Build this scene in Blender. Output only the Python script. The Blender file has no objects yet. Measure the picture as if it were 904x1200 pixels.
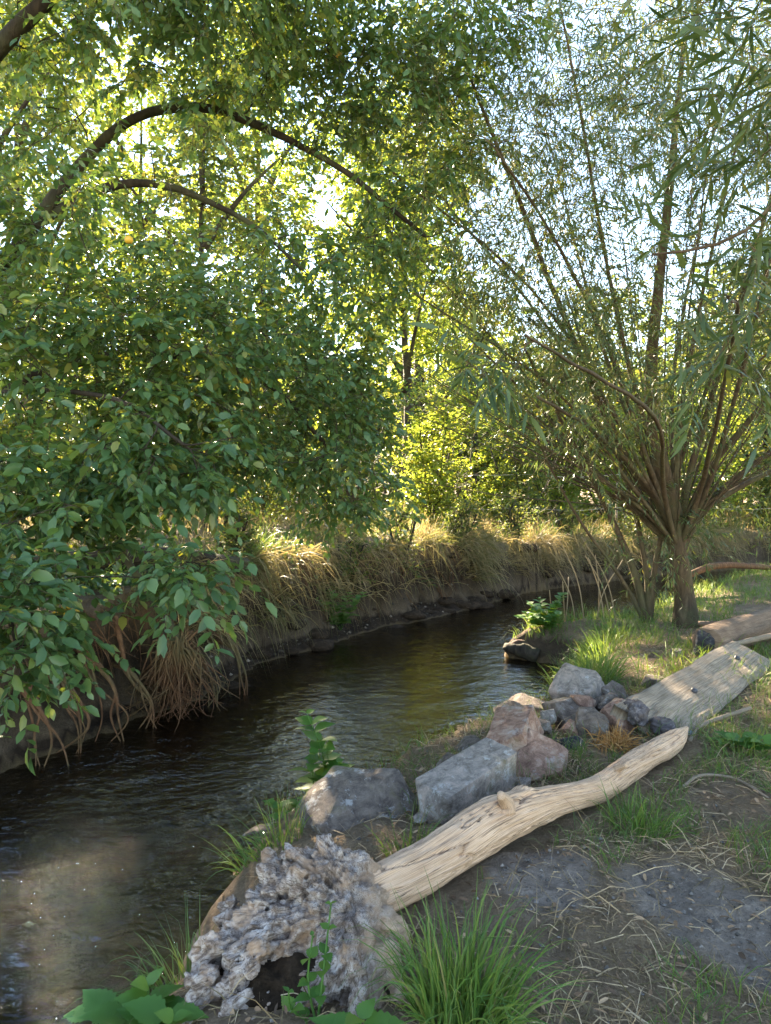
import bpy, math, random
import numpy as np
from mathutils import Vector, Matrix

# ------------------------------------------------------------------ camera, sky, sun, exposure
scene = bpy.context.scene
COL = scene.collection
CAM_H = 1.6
FPX = 840.0                     # focal length for a 1200 px tall frame
PITCH = math.radians(2.73)
cam_d = bpy.data.cameras.new('camera')
cam = bpy.data.objects.new('camera', cam_d)
COL.objects.link(cam)
cam_d.sensor_fit = 'VERTICAL'
cam_d.angle = 2 * math.atan(600 / FPX)
cam_d.clip_start = 0.05
cam_d.clip_end = 2000
cam.location = (0, 0, CAM_H)
cam.rotation_euler = (math.pi / 2 - PITCH, 0, 0)
scene.camera = cam

SUN_AZ = math.radians(-18.5)    # measured from +Y, negative = towards -X
SUN_EL = math.radians(26.0)
SDIR = np.array([math.sin(SUN_AZ) * math.cos(SUN_EL), math.cos(SUN_AZ) * math.cos(SUN_EL), math.sin(SUN_EL)])
world = bpy.data.worlds.new('World')
scene.world = world
world.use_nodes = True
wn = world.node_tree.nodes
sky = wn.new('ShaderNodeTexSky')
sky.sky_type = 'NISHITA'
sky.sun_disc = False
sky.sun_elevation = SUN_EL
sky.sun_rotation = SUN_AZ
sky.air_density = 1.0
sky.dust_density = 0.0
sky.ozone_density = 1.0
wn['Background'].inputs['Strength'].default_value = 0.072
world.node_tree.links.new(sky.outputs[0], wn['Background'].inputs['Color'])
sl = bpy.data.lights.new('sun', 'SUN')
sl.energy = 5.0
sl.angle = math.radians(0.55)
sl.color = (1.0, 0.90, 0.72)
sun = bpy.data.objects.new('sun', sl)
COL.objects.link(sun)
sun.rotation_euler = Vector(SDIR).to_track_quat('Z', 'Y').to_euler()
sun.location = (0, 0, 30)

vs = scene.view_settings
vs.view_transform = 'Standard'
vs.look = 'None'
vs.exposure = 3.55
vs.gamma = 1.0
vs.use_curve_mapping = False
vs.use_white_balance = True
vs.white_balance_temperature = 7500
vs.white_balance_tint = 12
scene.render.engine = 'CYCLES'
cy = scene.cycles
cy.max_bounces = 7
cy.diffuse_bounces = 4
cy.glossy_bounces = 3
cy.transmission_bounces = 4
cy.transparent_max_bounces = 8
cy.caustics_reflective = False
cy.caustics_refractive = False
cy.sample_clamp_indirect = 6.0
cy.use_denoising = True
try:
    cy.denoiser = 'OPENIMAGEDENOISE'
    cy.denoising_input_passes = 'RGB_ALBEDO_NORMAL'
except Exception:
    pass

RNG = np.random.default_rng(11)
random.seed(11)

# ------------------------------------------------------------------ numeric helpers
def nrm(a):
    a = np.asarray(a, float)
    return a / np.maximum(np.linalg.norm(a, axis=-1, keepdims=True), 1e-9)

def _hash(i, j, k, seed):
    h = (i.astype(np.uint32) * np.uint32(374761393) + j.astype(np.uint32) * np.uint32(668265263)
         + k.astype(np.uint32) * np.uint32(2246822519) + np.uint32(seed * 3266489917 & 0xffffffff))
    h = (h ^ (h >> np.uint32(13))) * np.uint32(1274126177)
    h = h ^ (h >> np.uint32(16))
    return h.astype(np.float64) / 4294967295.0

def vnoise(p, seed=0):
    p = np.asarray(p, float)
    f = np.floor(p)
    i = f.astype(np.int64)
    t = p - f
    t = t * t * t * (t * (t * 6 - 15) + 10)
    out = 0
    with np.errstate(over='ignore'):
        for a in (0, 1):
            wa = t[..., 0] if a else 1 - t[..., 0]
            for b in (0, 1):
                wb = t[..., 1] if b else 1 - t[..., 1]
                for c in (0, 1):
                    wc = t[..., 2] if c else 1 - t[..., 2]
                    out = out + wa * wb * wc * _hash(i[..., 0] + a, i[..., 1] + b, i[..., 2] + c, seed)
    return out

def fbm(p, octaves=4, seed=0, gain=0.5):
    s = 0
    a = 1.0
    tot = 0
    p = np.asarray(p, float)
    for o in range(octaves):
        s = s + a * vnoise(p * (2 ** o) + 17.3 * o, seed + o)
        tot += a
        a *= gain
    return s / tot            # 0..1

def ridged(p, octaves=3, seed=0):
    s = 0
    a = 1.0
    tot = 0
    for o in range(octaves):
        s = s + a * (1 - np.abs(2 * vnoise(p * (2 ** o) + 9.1 * o, seed + o) - 1)) ** 2
        tot += a
        a *= 0.5
    return s / tot

def smooth(x):
    x = np.clip(x, 0, 1)
    return x * x * (3 - 2 * x)

def xy3(x, y, z=0.0):
    return np.stack([x, y, np.zeros_like(x) + z], -1)

# ------------------------------------------------------------------ mesh helpers
class MB:
    """collects vertices, quads and triangles for ONE mesh object"""
    def __init__(s):
        s.v = []; s.q = []; s.t = []; s.r = []; s.uv = []; s.n = 0
    def add(s, v, q=None, t=None, rnd=None, uv=None):
        v = np.asarray(v, float).reshape(-1, 3)
        if q is not None and len(q): s.q.append(np.asarray(q, np.int64).reshape(-1, 4) + s.n)
        if t is not None and len(t): s.t.append(np.asarray(t, np.int64).reshape(-1, 3) + s.n)
        s.v.append(v)
        s.r.append(np.full(len(v), 0.5) if rnd is None else np.asarray(rnd, float).reshape(-1))
        s.uv.append(np.zeros((len(v), 2)) if uv is None else np.asarray(uv, float).reshape(-1, 2))
        s.n += len(v)
    def data(s, name, mat, smooth_shade=True, attr=None):
        me = bpy.data.meshes.new(name)
        V = np.concatenate(s.v)
        Q = np.concatenate(s.q) if s.q else np.zeros((0, 4), np.int64)
        T = np.concatenate(s.t) if s.t else np.zeros((0, 3), np.int64)
        me.vertices.add(len(V))
        me.vertices.foreach_set('co', V.astype(np.float32).ravel())
        nl = Q.size + T.size
        me.loops.add(nl)
        me.loops.foreach_set('vertex_index', np.concatenate([Q.ravel(), T.ravel()]).astype(np.int32))
        me.polygons.add(len(Q) + len(T))
        starts = np.concatenate([np.arange(len(Q)) * 4, Q.size + np.arange(len(T)) * 3]).astype(np.int32)
        me.polygons.foreach_set('loop_start', starts)
        me.polygons.foreach_set('use_smooth', np.full(len(Q) + len(T), bool(smooth_shade)))
        a = me.attributes.new('rnd', 'FLOAT', 'POINT')
        a.data.foreach_set('value', np.concatenate(s.r).astype(np.float32))
        UV = np.concatenate(s.uv)
        b = me.attributes.new('grain', 'FLOAT_VECTOR', 'POINT')
        b.data.foreach_set('vector', np.concatenate([UV, np.zeros((len(UV), 1))], 1).astype(np.float32).ravel())
        if attr:
            for k, val in attr.items():
                c = me.attributes.new(k, 'FLOAT', 'POINT')
                c.data.foreach_set('value', np.asarray(val, np.float32).ravel())
        me.update(calc_edges=True)
        me.validate()
        if mat: me.materials.append(mat)
        return me
    def build(s, name, mat, parent=None, smooth_shade=True, kind=None, attr=None, label=None):
        o = bpy.data.objects.new(name, s.data(name, mat, smooth_shade, attr))
        COL.objects.link(o)
        if parent is not None: o.parent = parent
        if kind: o['kind'] = kind
        if label: o['label'] = label
        return o

def empty(name, loc, label, cat, group=None):
    o = bpy.data.objects.new(name, None)
    COL.objects.link(o)
    o.empty_display_size = 0.1
    tag(o, label, cat, group)
    return o            # parts are modelled in world coordinates, so the empty keeps the identity transform

def tag(o, label, cat, group=None):
    o['label'] = label
    o['category'] = cat
    if group: o['group'] = group

def frames(T):
    T = nrm(T)
    ref = np.where(np.abs(T[..., 2:3]) > 0.93, np.array([1.0, 0, 0]), np.array([0, 0, 1.0]))
    A = nrm(np.cross(T, ref))
    B = np.cross(A, T)
    return A, B

def catmull(pts, step):
    pts = np.asarray(pts, float)
    P = np.vstack([2 * pts[0] - pts[1], pts, 2 * pts[-1] - pts[-2]])
    out = []
    for i in range(len(pts) - 1):
        a, b, c, d = P[i:i + 4]
        n = max(2, int(np.linalg.norm(c[:3] - b[:3]) / step))
        t = np.linspace(0, 1, n, endpoint=False)[:, None]
        out.append(0.5 * ((2 * b) + (-a + c) * t + (2 * a - 5 * b + 4 * c - d) * t ** 2 + (-a + 3 * b - 3 * c + d) * t ** 3))
    out.append(pts[-1:])
    return np.vstack(out)

def tube(mb, P, R, sides=6, cap=True, rnd=None, warp=None, uv_scale=1.0):
    P = np.asarray(P, float)
    R = np.broadcast_to(np.asarray(R, float), (len(P),))
    T = np.gradient(P, axis=0)
    A, B = frames(T)
    for i in range(1, len(P)):             # parallel transport
        a = A[i - 1] - nrm(T[i]) * np.dot(A[i - 1], nrm(T[i]))
        A[i] = nrm(a); B[i] = np.cross(A[i], nrm(T[i]))
    ang = np.linspace(0, 2 * np.pi, sides, endpoint=False)
    rr = R[:, None] * np.ones(sides)
    if warp is not None: rr = rr * warp(np.arange(len(P))[:, None] / max(1, len(P) - 1), ang[None, :])
    V = P[:, None] + rr[..., None] * (np.cos(ang)[None, :, None] * A[:, None] + np.sin(ang)[None, :, None] * B[:, None])
    n = len(P)
    i = np.arange(n - 1)[:, None] * sides
    j = np.arange(sides)[None, :]
    k = (j + 1) % sides
    Q = np.stack([i + j, i + k, i + k + sides, i + j + sides], -1).reshape(-1, 4)
    dist = np.concatenate([[0], np.cumsum(np.linalg.norm(np.diff(P, axis=0), axis=1))])
    uv = np.stack([np.repeat(dist[:, None], sides, 1) * uv_scale, np.repeat(ang[None], n, 0)], -1).reshape(-1, 2)
    V = V.reshape(-1, 3)
    tri = []
    if cap:
        V = np.vstack([V, P[0], P[-1]])
        c0, c1 = n * sides, n * sides + 1
        j = j.ravel(); k = k.ravel()
        tri = np.vstack([np.stack([np.full(sides, c0), k, j], -1),
                         np.stack([np.full(sides, c1), (n - 1) * sides + j, (n - 1) * sides + k], -1)])
        uv = np.vstack([uv, [0, 0], [dist[-1], 0]])
    mb.add(V, Q, tri, None if rnd is None else np.full(len(V), rnd), uv)

def tubes_batch(mb, P, R, sides=3, rnd=None):
    """P (M,n,3) paths, R (M,n) radii"""
    M, n, _ = P.shape
    if M == 0: return
    T = np.gradient(P, axis=1)
    A, B = frames(T)
    ang = np.linspace(0, 2 * np.pi, sides, endpoint=False)
    V = P[:, :, None] + R[:, :, None, None] * (np.cos(ang)[:, None] * A[:, :, None] + np.sin(ang)[:, None] * B[:, :, None])
    i = np.arange(n - 1)[:, None] * sides
    j = np.arange(sides)[None]
    k = (j + 1) % sides
    Q = np.stack([i + j, i + k, i + k + sides, i + j + sides], -1).reshape(1, -1, 4) + (np.arange(M) * n * sides)[:, None, None]
    mb.add(V.reshape(-1, 3), Q.reshape(-1, 4), None, None if rnd is None else np.repeat(rnd, n * sides))

# leaf templates: columns = along, across, out of plane
OVAL_V = np.array([[0, 0, 0], [.28, .40, .06], [.28, 0, 0], [.28, -.40, .06], [.66, .42, .02], [.66, 0, -.05],
                   [.66, -.42, .02], [1, 0, -.14]])
OVAL_Q = np.array([[2, 5, 4, 1], [3, 6, 5, 2]])
OVAL_T = np.array([[0, 2, 1], [0, 3, 2], [5, 7, 4], [6, 7, 5]])
DIA_V = np.array([[0, 0, 0], [.45, .5, .05], [1, 0, -.08], [.45, -.5, .05]])
DIA_Q = np.array([[0, 3, 2, 1]])
LANCE_V = np.array([[0, 0, 0], [.25, .5, .0], [.25, -.5, .0], [.62, .42, -.04], [.62, -.42, -.04], [1, 0, -.16]])
LANCE_Q = np.array([[1, 2, 4, 3]])
LANCE_T = np.array([[0, 2, 1], [3, 4, 5]])
TEMPL = {'oval': (OVAL_V, OVAL_Q, OVAL_T), 'dia': (DIA_V, DIA_Q, None), 'lance': (LANCE_V, LANCE_Q, LANCE_T)}

def leaf_frame(D, N):
    D = nrm(D)
    S = nrm(np.cross(N, D))
    return D, S, np.cross(D, S)

def leaves(mb, pos, D, N, L, W, kind='oval', rnd=None):
    if len(pos) == 0: return
    D, S, U = leaf_frame(D, N)
    tv, tq, tt = TEMPL[kind]
    L = np.broadcast_to(np.asarray(L, float), (len(pos),)); W = np.broadcast_to(np.asarray(W, float), (len(pos),))
    V = (pos[:, None] + (tv[None, :, 0, None] * L[:, None, None]) * D[:, None]
         + (tv[None, :, 1, None] * W[:, None, None]) * S[:, None] + (tv[None, :, 2, None] * L[:, None, None]) * U[:, None])
    k = len(tv)
    off = (np.arange(len(pos)) * k)[:, None, None]
    mb.add(V.reshape(-1, 3), (tq[None] + off).reshape(-1, 4), None if tt is None else (tt[None] + off).reshape(-1, 3),
           np.repeat(RNG.random(len(pos)) if rnd is None else rnd, k))

def blades(mb, base, D, L, W, bend=0.8, segs=4, rnd=None, side=None):
    """grass blades: base (N,3), start direction D (N,3)"""
    N = len(base)
    if N == 0: return
    L = np.broadcast_to(np.asarray(L, float), (N,)); W = np.broadcast_to(np.asarray(W, float), (N,))
    bend = np.broadcast_to(np.asarray(bend, float), (N,))
    D = nrm(D)
    if side is None:
        side = nrm(np.cross(D, nrm(RNG.normal(size=(N, 3)))))
    P = [base]
    d = D
    for s in range(segs):
        t = (s + 0.5) / segs
        d = nrm(D + np.array([0, 0, -1.0]) * (bend * t * t * 1.6)[:, None])
        P.append(P[-1] + d * (L / segs)[:, None])
    P = np.stack(P, 1)
    tt = np.linspace(0, 1, segs + 1)
    w = (1 - tt ** 1.6) * 0.9 + 0.08
    off = side[:, None] * (W[:, None] * w[None] * 0.5)[..., None]
    V = np.stack([P - off, P + off], 2)             # N, segs+1, 2, 3
    i = np.arange(segs) * 2
    Q = np.stack([i, i + 1, i + 3, i + 2], -1)[None] + (np.arange(N) * (segs + 1) * 2)[:, None, None]
    mb.add(V.reshape(-1, 3), Q.reshape(-1, 4), None, np.repeat(RNG.random(N) if rnd is None else rnd, (segs + 1) * 2))

# ------------------------------------------------------------------ materials
class NT:
    def __init__(s, name):
        s.m = bpy.data.materials.new(name)
        s.m.use_nodes = True
        s.t = s.m.node_tree
        s.n = s.t.nodes
        s.out = s.n['Material Output']
        s.p = s.n['Principled BSDF']
    def link(s, a, b): s.t.links.new(a, b)
    def new(s, typ, **kw):
        n = s.n.new(typ)
        for k, v in kw.items(): setattr(n, k, v)
        return n
    def attr(s, name, out='Fac'):
        a = s.new('ShaderNodeAttribute'); a.attribute_name = name
        return a.outputs[out]
    def pos(s): return s.new('ShaderNodeNewGeometry').outputs['Position']
    def mapping(s, vec, scale=(1, 1, 1), loc=(0, 0, 0)):
        m = s.new('ShaderNodeMapping')
        m.inputs['Scale'].default_value = scale
        m.inputs['Location'].default_value = loc
        s.link(vec, m.inputs['Vector'])
        return m.outputs[0]
    def noise(s, vec, scale, detail=4, rough=0.6, dist=0.0):
        n = s.new('ShaderNodeTexNoise')
        n.inputs['Scale'].default_value = scale
        n.inputs['Detail'].default_value = detail
        n.inputs['Roughness'].default_value = rough
        n.inputs['Distortion'].default_value = dist
        s.link(vec, n.inputs['Vector'])
        return n.outputs['Fac']
    def voronoi(s, vec, scale, feature='F1'):
        n = s.new('ShaderNodeTexVoronoi', feature=feature)
        n.inputs['Scale'].default_value = scale
        s.link(vec, n.inputs['Vector'])
        return n.outputs['Distance']
    def ramp(s, fac, stops):
        r = s.new('ShaderNodeValToRGB')
        e = r.color_ramp.elements
        while len(e) < len(stops): e.new(0.5)
        for k, (p, c) in enumerate(stops):
            e[k].position = p
            e[k].color = (c if len(c) == 4 else (*c, 1)) if not isinstance(c, (int, float)) else (c, c, c, 1)
        s.link(fac, r.inputs[0])
        return r.outputs[0]
    def mix(s, fac, a, b, mode='MIX'):
        m = s.new('ShaderNodeMix', data_type='RGBA', blend_type=mode)
        for sock, val in ((m.inputs[0], fac), (m.inputs[6], a), (m.inputs[7], b)):
            if hasattr(val, 'is_output'): s.link(val, sock)
            elif isinstance(val, (int, float)): sock.default_value = val
            else: sock.default_value = (*val, 1)
        return m.outputs[2]
    def math(s, op, a, b=0.0):
        m = s.new('ShaderNodeMath', operation=op)
        for sock, val in ((m.inputs[0], a), (m.inputs[1], b)):
            if hasattr(val, 'is_output'): s.link(val, sock)
            else: sock.default_value = val
        return m.outputs[0]
    def bump(s, h, strength=0.5, dist=0.01, normal=None):
        b = s.new('ShaderNodeBump')
        b.inputs['Strength'].default_value = strength
        b.inputs['Distance'].default_value = dist
        s.link(h, b.inputs['Height'])
        if normal is not None: s.link(normal, b.inputs['Normal'])
        return b.outputs[0]
    def done(s, col=None, rough=0.8, normal=None, spec=0.3):
        if col is not None:
            if hasattr(col, 'is_output'): s.link(col, s.p.inputs['Base Color'])
            else: s.p.inputs['Base Color'].default_value = (*col, 1)
        if hasattr(rough, 'is_output'): s.link(rough, s.p.inputs['Roughness'])
        else: s.p.inputs['Roughness'].default_value = rough
        s.p.inputs['Specular IOR Level'].default_value = spec
        if normal is not None: s.link(normal, s.p.inputs['Normal'])
        return s.m

def leaf_mat(name, cols, trans, tmix=0.42, rough=0.5, spec=0.35):
    """cols: ramp of leaf colours by the per-leaf value, trans: ramp of the light coming through"""
    t = NT(name)
    r = t.attr('rnd')
    c = t.ramp(r, cols)
    tc = t.ramp(r, trans)
    t.done(c, rough, None, spec)
    tr = t.new('ShaderNodeBsdfTranslucent')
    t.link(tc, tr.inputs['Color'])
    mx = t.new('ShaderNodeMixShader')
    mx.inputs[0].default_value = tmix
    t.link(t.p.outputs[0], mx.inputs[1]); t.link(tr.outputs[0], mx.inputs[2])
    t.link(mx.outputs[0], t.out.inputs['Surface'])
    return t.m

M = {}
M['plum_leaf'] = leaf_mat('plum_leaf', [(0, (.042, .102, .040)), (.5, (.070, .150, .056)), (.9, (.105, .19, .066)), (1, (.21, .21, .06))],
                          [(0, (.15, .25, .04)), (.6, (.23, .32, .04)), (1, (.42, .40, .04))], .38, .38, .55)
M['willow_leaf'] = leaf_mat('willow_leaf', [(0, (.040, .075, .030)), (.6, (.064, .108, .040)), (.93, (.10, .15, .05)), (1, (.26, .21, .055))],
                            [(0, (.12, .18, .028)), (.7, (.19, .23, .03)), (1, (.42, .36, .05))], .28, .42, .45)
M['bright_leaf'] = leaf_mat('bright_leaf', [(0, (.07, .13, .03)), (.6, (.11, .18, .035)), (1, (.18, .20, .04))],
                            [(0, (.30, .42, .05)), (.6, (.42, .50, .06)), (1, (.58, .54, .06))], .48, .5, .3)
M['far_leaf'] = leaf_mat('far_leaf', [(0, (.05, .09, .03)), (.6, (.085, .125, .035)), (1, (.16, .15, .045))],
                         [(0, (.14, .22, .04)), (.6, (.24, .30, .05)), (1, (.46, .40, .06))], .40, .55, .25)
M['herb_leaf'] = leaf_mat('herb_leaf', [(0, (.040, .13, .025)), (.6, (.065, .17, .032)), (1, (.10, .20, .035))],
                          [(0, (.18, .34, .03)), (1, (.34, .42, .03))], .38, .5, .35)
M['grass'] = leaf_mat('grass', [(0, (.045, .12, .028)), (.6, (.075, .165, .035)), (.92, (.12, .19, .045)), (1, (.26, .22, .10))],
                      [(0, (.16, .28, .04)), (1, (.32, .36, .06))], .32, .5, .35)
M['dry_grass'] = leaf_mat('dry_grass', [(0, (.09, .11, .035)), (.3, (.15, .13, .055)), (.6, (.24, .175, .085)), (1, (.38, .29, .15))],
                          [(0, (.22, .22, .06)), (.5, (.34, .26, .10)), (1, (.48, .36, .16))], .36, .6, .25)
M['straw'] = leaf_mat('straw', [(0, (.10, .085, .04)), (.35, (.28, .20, .11)), (.75, (.48, .35, .21)), (1, (.62, .48, .31))],
                      [(0, (.2, .15, .08)), (1, (.4, .32, .2))], .22, .65, .25)
M['fern_rust'] = leaf_mat('fern_rust', [(0, (.38, .17, .05)), (.5, (.55, .28, .09)), (1, (.66, .40, .17))],
                          [(0, (.4, .2, .06)), (1, (.5, .3, .1))], .25, .7, .2)

def bark_mat(name, c0, c1, c2, sc=1.0):
    t = NT(name)
    p = t.mapping(t.pos(), (18 * sc, 18 * sc, 5 * sc))
    n1 = t.noise(p, 1.0, 6, .65, .6)
    n2 = t.noise(t.pos(), 2.5, 3)
    c = t.ramp(n1, [(.25, c0), (.55, c1), (.8, c2)])
    c = t.mix(t.ramp(n2, [(.45, 0.0), (.75, .6)]), c, (.10, .115, .05))
    return t.done(c, .85, t.bump(n1, .8, .02), .2)

M['bark_dark'] = bark_mat('bark_dark', (.015, .012, .009), (.040, .031, .023), (.085, .066, .047))
M['bark_willow'] = bark_mat('bark_willow', (.035, .024, .015), (.10, .068, .04), (.19, .135, .08))
M['twig'] = NT('twig').done((.075, .055, .03), .7)
M['twig_yellow'] = NT('twig_yellow').done((.17, .13, .05), .65)
M['root'] = bark_mat('root', (.05, .024, .012), (.14, .068, .034), (.25, .14, .075), 1.6)

def ground_mat():
    t = NT('bank_soil')
    p = t.pos()
    big = t.noise(p, 1.6, 5, .6)
    mid = t.noise(p, 9, 6, .7)
    fine = t.noise(p, 70, 5, .75)
    soil = t.ramp(mid, [(.3, (.09, .066, .046)), (.5, (.20, .145, .10)), (.7, (.35, .265, .185))])
    litter = t.ramp(fine, [(.3, (.10, .07, .044)), (.5, (.27, .19, .115)), (.7, (.44, .33, .21))])
    c = t.mix(t.ramp(big, [(.4, .25), (.6, .8)]), soil, litter)
    grey = t.ramp(t.noise(p, 26, 6, .7), [(.3, (.18, .145, .118)), (.52, (.32, .262, .215)), (.75, (.46, .38, .315))])
    c = t.mix(t.attr('dirt'), c, grey)
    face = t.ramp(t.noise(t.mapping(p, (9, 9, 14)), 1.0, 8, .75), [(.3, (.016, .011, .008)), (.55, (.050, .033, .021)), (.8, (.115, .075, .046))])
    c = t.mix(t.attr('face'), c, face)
    bed = t.ramp(t.noise(p, 7, 6, .7), [(.3, (.05, .036, .014)), (.6, (.16, .105, .04)), (.85, (.30, .19, .075))])
    c = t.mix(t.attr('wet'), c, bed)
    h = t.math('ADD', t.math('MULTIPLY', mid, 1.5), fine)
    return t.done(c, .92, t.bump(h, 1.0, .035), .15)
M['ground'] = ground_mat()

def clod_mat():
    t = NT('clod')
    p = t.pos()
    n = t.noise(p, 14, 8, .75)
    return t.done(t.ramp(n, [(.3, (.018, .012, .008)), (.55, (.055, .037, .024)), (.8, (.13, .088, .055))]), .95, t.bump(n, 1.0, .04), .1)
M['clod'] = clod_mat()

def wood_mat(name, light, mid, dark, crack=.5, rough=.75):
    t = NT(name)
    g = t.attr('grain', 'Vector')
    gl = t.mapping(g, (2.2, 11, 1))
    fib = t.noise(gl, 2.0, 8, .7, .4)
    fine = t.noise(t.mapping(g, (5, 60, 1)), 1.0, 4, .6)
    big = t.noise(t.pos(), 5.5, 5, .6)
    c = t.ramp(fib, [(.28, dark), (.45, mid), (.7, light)])
    c = t.mix(t.ramp(big, [(.42, 0.0), (.7, .55)]), c, dark, 'MIX')
    c = t.mix(t.ramp(fine, [(.35, .55), (.55, 0.0)]), c, tuple(v * .45 for v in dark))
    cr = t.ramp(t.noise(t.mapping(g, (1.1, 7.5, 1), (3, 1, 0)), 1.0, 3, .5, .2), [(.485, 0.0), (.5, 1.0), (.515, 0.0)])
    c = t.mix(t.math('MULTIPLY', cr, crack), c, (.05, .035, .022))
    h = t.math('SUBTRACT', t.math('ADD', fib, t.math('MULTIPLY', fine, .5)), t.math('MULTIPLY', cr, 1.2 * crack))
    return t.done(c, rough, t.bump(h, .55, .012), .25)
M['driftwood'] = wood_mat('driftwood', (.80, .57, .40), (.68, .46, .31), (.42, .25, .15), .95)
M['old_plank'] = wood_mat('old_plank', (.42, .34, .26), (.30, .235, .17), (.15, .11, .075), .35)
M['dead_log'] = wood_mat('dead_log', (.36, .25, .17), (.22, .145, .095), (.10, .06, .04), .5)

def burl_mat():
    t = NT('weathered_burl')
    p = t.pos()
    n = t.noise(p, 16, 8, .74, 1.2)
    f = t.noise(t.attr('fibre', 'Vector'), 3.0, 6, .72, .3)
    c = t.ramp(n, [(.32, (.10, .070, .052)), (.44, (.28, .21, .17)), (.54, (.48, .405, .36)), (.68, (.72, .65, .59))])
    c = t.mix(t.ramp(f, [(.40, .9), (.50, 0.0)]), c, (.10, .07, .052))
    c = t.mix(t.ramp(t.noise(p, 8, 5), [(.52, 0.0), (.64, .7)]), c, (.44, .28, .175))
    tan = t.ramp(t.noise(t.mapping(p, (14, 14, 60)), 1.0, 6, .7), [(.3, (.34, .22, .13)), (.6, (.68, .48, .33))])
    c = t.mix(t.attr('tan'), c, tan)
    return t.done(c, .85, t.bump(t.math('ADD', n, f), .9, .012), .2)
M['burl'] = burl_mat()

def stone_mat(name, base, tint, dark, lichen=.3):
    t = NT(name)
    p = t.new('ShaderNodeTexCoord').outputs['Object']
    n = t.noise(p, 13, 9, .74, .5)
    f = t.noise(p, 95, 5, .75)
    c = t.ramp(n, [(.36, dark), (.5, base), (.62, tint)])
    c = t.mix(.45, c, t.mix(1.0, c, t.ramp(f, [(.3, .45), (.7, 1.0)]), 'MULTIPLY'))
    li = t.ramp(t.noise(p, 8.3, 7, .78), [(.55, 0.0), (.60, lichen)])
    c = t.mix(li, c, (.52, .52, .50))
    c = t.mix(t.ramp(t.noise(p, 6.1, 6, .7), [(.55, 0.0), (.66, .6)]), c, (.13, .115, .05))
    return t.done(c, .9, t.bump(t.math('ADD', n, t.math('MULTIPLY', f, .6)), 1.0, .02), .25)
M['stone_grey'] = stone_mat('stone_grey', (.33, .285, .25), (.50, .40, .34), (.16, .135, .115), .6)
M['stone_red'] = stone_mat('stone_red', (.38, .225, .16), (.52, .36, .27), (.19, .105, .075), .35)
M['stone_dark'] = stone_mat('stone_dark', (.19, .155, .13), (.29, .235, .19), (.085, .068, .058), .6)
M['stone_black'] = stone_mat('stone_black', (.05, .05, .056), (.09, .088, .09), (.025, .025, .028), .1)
M['stone_blue'] = stone_mat('stone_blue', (.26, .29, .31), (.36, .38, .39), (.15, .17, .185), .2)
M['stone_brown'] = stone_mat('stone_brown', (.20, .155, .125), (.29, .235, .195), (.10, .075, .06), .3)
M['fruit'] = NT('fruit').done((.62, .36, .04), .4, None, .4)
M['bolt'] = NT('bolt').done((.035, .035, .045), .5, None, .5)
M['fence_tape'] = NT('fence_tape').done((.42, .38, .33), .6)
M['red_debris'] = bark_mat('red_debris', (.03, .012, .012), (.10, .035, .035), (.22, .10, .08), 2)

def water_mat():
    t = NT('stream_water')
    p = t.pos()
    w1 = t.noise(t.mapping(p, (5.0, 9.0, 1)), 1.0, 3, .55, .6)
    w2 = t.noise(t.mapping(p, (15, 26, 1)), 1.0, 3, .6, .4)
    h = t.math('ADD', t.math('MULTIPLY', w1, 1.0), t.math('MULTIPLY', w2, .35))
    sp = t.new('ShaderNodeSeparateXYZ'); t.link(p, sp.inputs[0])
    mr = t.new('ShaderNodeMapRange'); t.link(sp.outputs['Y'], mr.inputs[0])          # riffle upstream, slack water below the bend
    for k_, v_ in ((1, 4.2), (2, 6.4), (3, 1.0), (4, .42)): mr.inputs[k_].default_value = v_
    h = t.math('MULTIPLY', h, mr.outputs[0])
    nr = t.bump(h, .75, .045)
    gl = t.new('ShaderNodeBsdfGlossy'); gl.inputs['Roughness'].default_value = .012
    gl.inputs['Color'].default_value = (1, 1, 1, 1)
    tr = t.new('ShaderNodeBsdfTransparent'); tr.inputs['Color'].default_value = (.40, .35, .19, 1)
    fr = t.new('ShaderNodeFresnel'); fr.inputs['IOR'].default_value = 1.5
    t.link(nr, gl.inputs['Normal']); t.link(nr, fr.inputs['Normal'])
    mx = t.new('ShaderNodeMixShader')
    t.link(fr.outputs[0], mx.inputs[0]); t.link(tr.outputs[0], mx.inputs[1]); t.link(gl.outputs[0], mx.inputs[2])
    t.link(mx.outputs[0], t.out.inputs['Surface'])
    return t.m
M['water'] = water_mat()

# ------------------------------------------------------------------ the ground and the stream
WATER = -0.55
NEAR = np.array([(-2.6, -4), (-2.0, 0), (-1.6, 1.5), (-1.02, 2.4), (-.80, 3.15), (-.74, 3.6), (-.60, 4.0), (-.22, 4.42), (.22, 4.95),
                 (.85, 5.45), (1.38, 6.0), (1.92, 7.0), (2.2, 7.9), (1.8, 8.25), (1.45, 8.6), (1.75, 8.95), (2.3, 9.15), (2.8, 9.3),
                 (3.3, 9.55), (3.9, 10.4), (4.8, 11.5), (6.4, 12.6), (9, 13.5), (14, 14.5), (40, 18)], float)
FAR = np.array([(-9, -4), (-6, 1), (-4.0, 3.4), (-2.8, 5.0), (-2.46, 5.74), (-2.25, 6.25), (-1.8, 6.8), (-1.49, 8.1), (-.62, 9.42),
                (.63, 10.86), (1.55, 11.96), (2.68, 13.3), (4.1, 14.37), (5.6, 15.5), (8, 16.6), (14, 17.6), (40, 22)], float)

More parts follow.
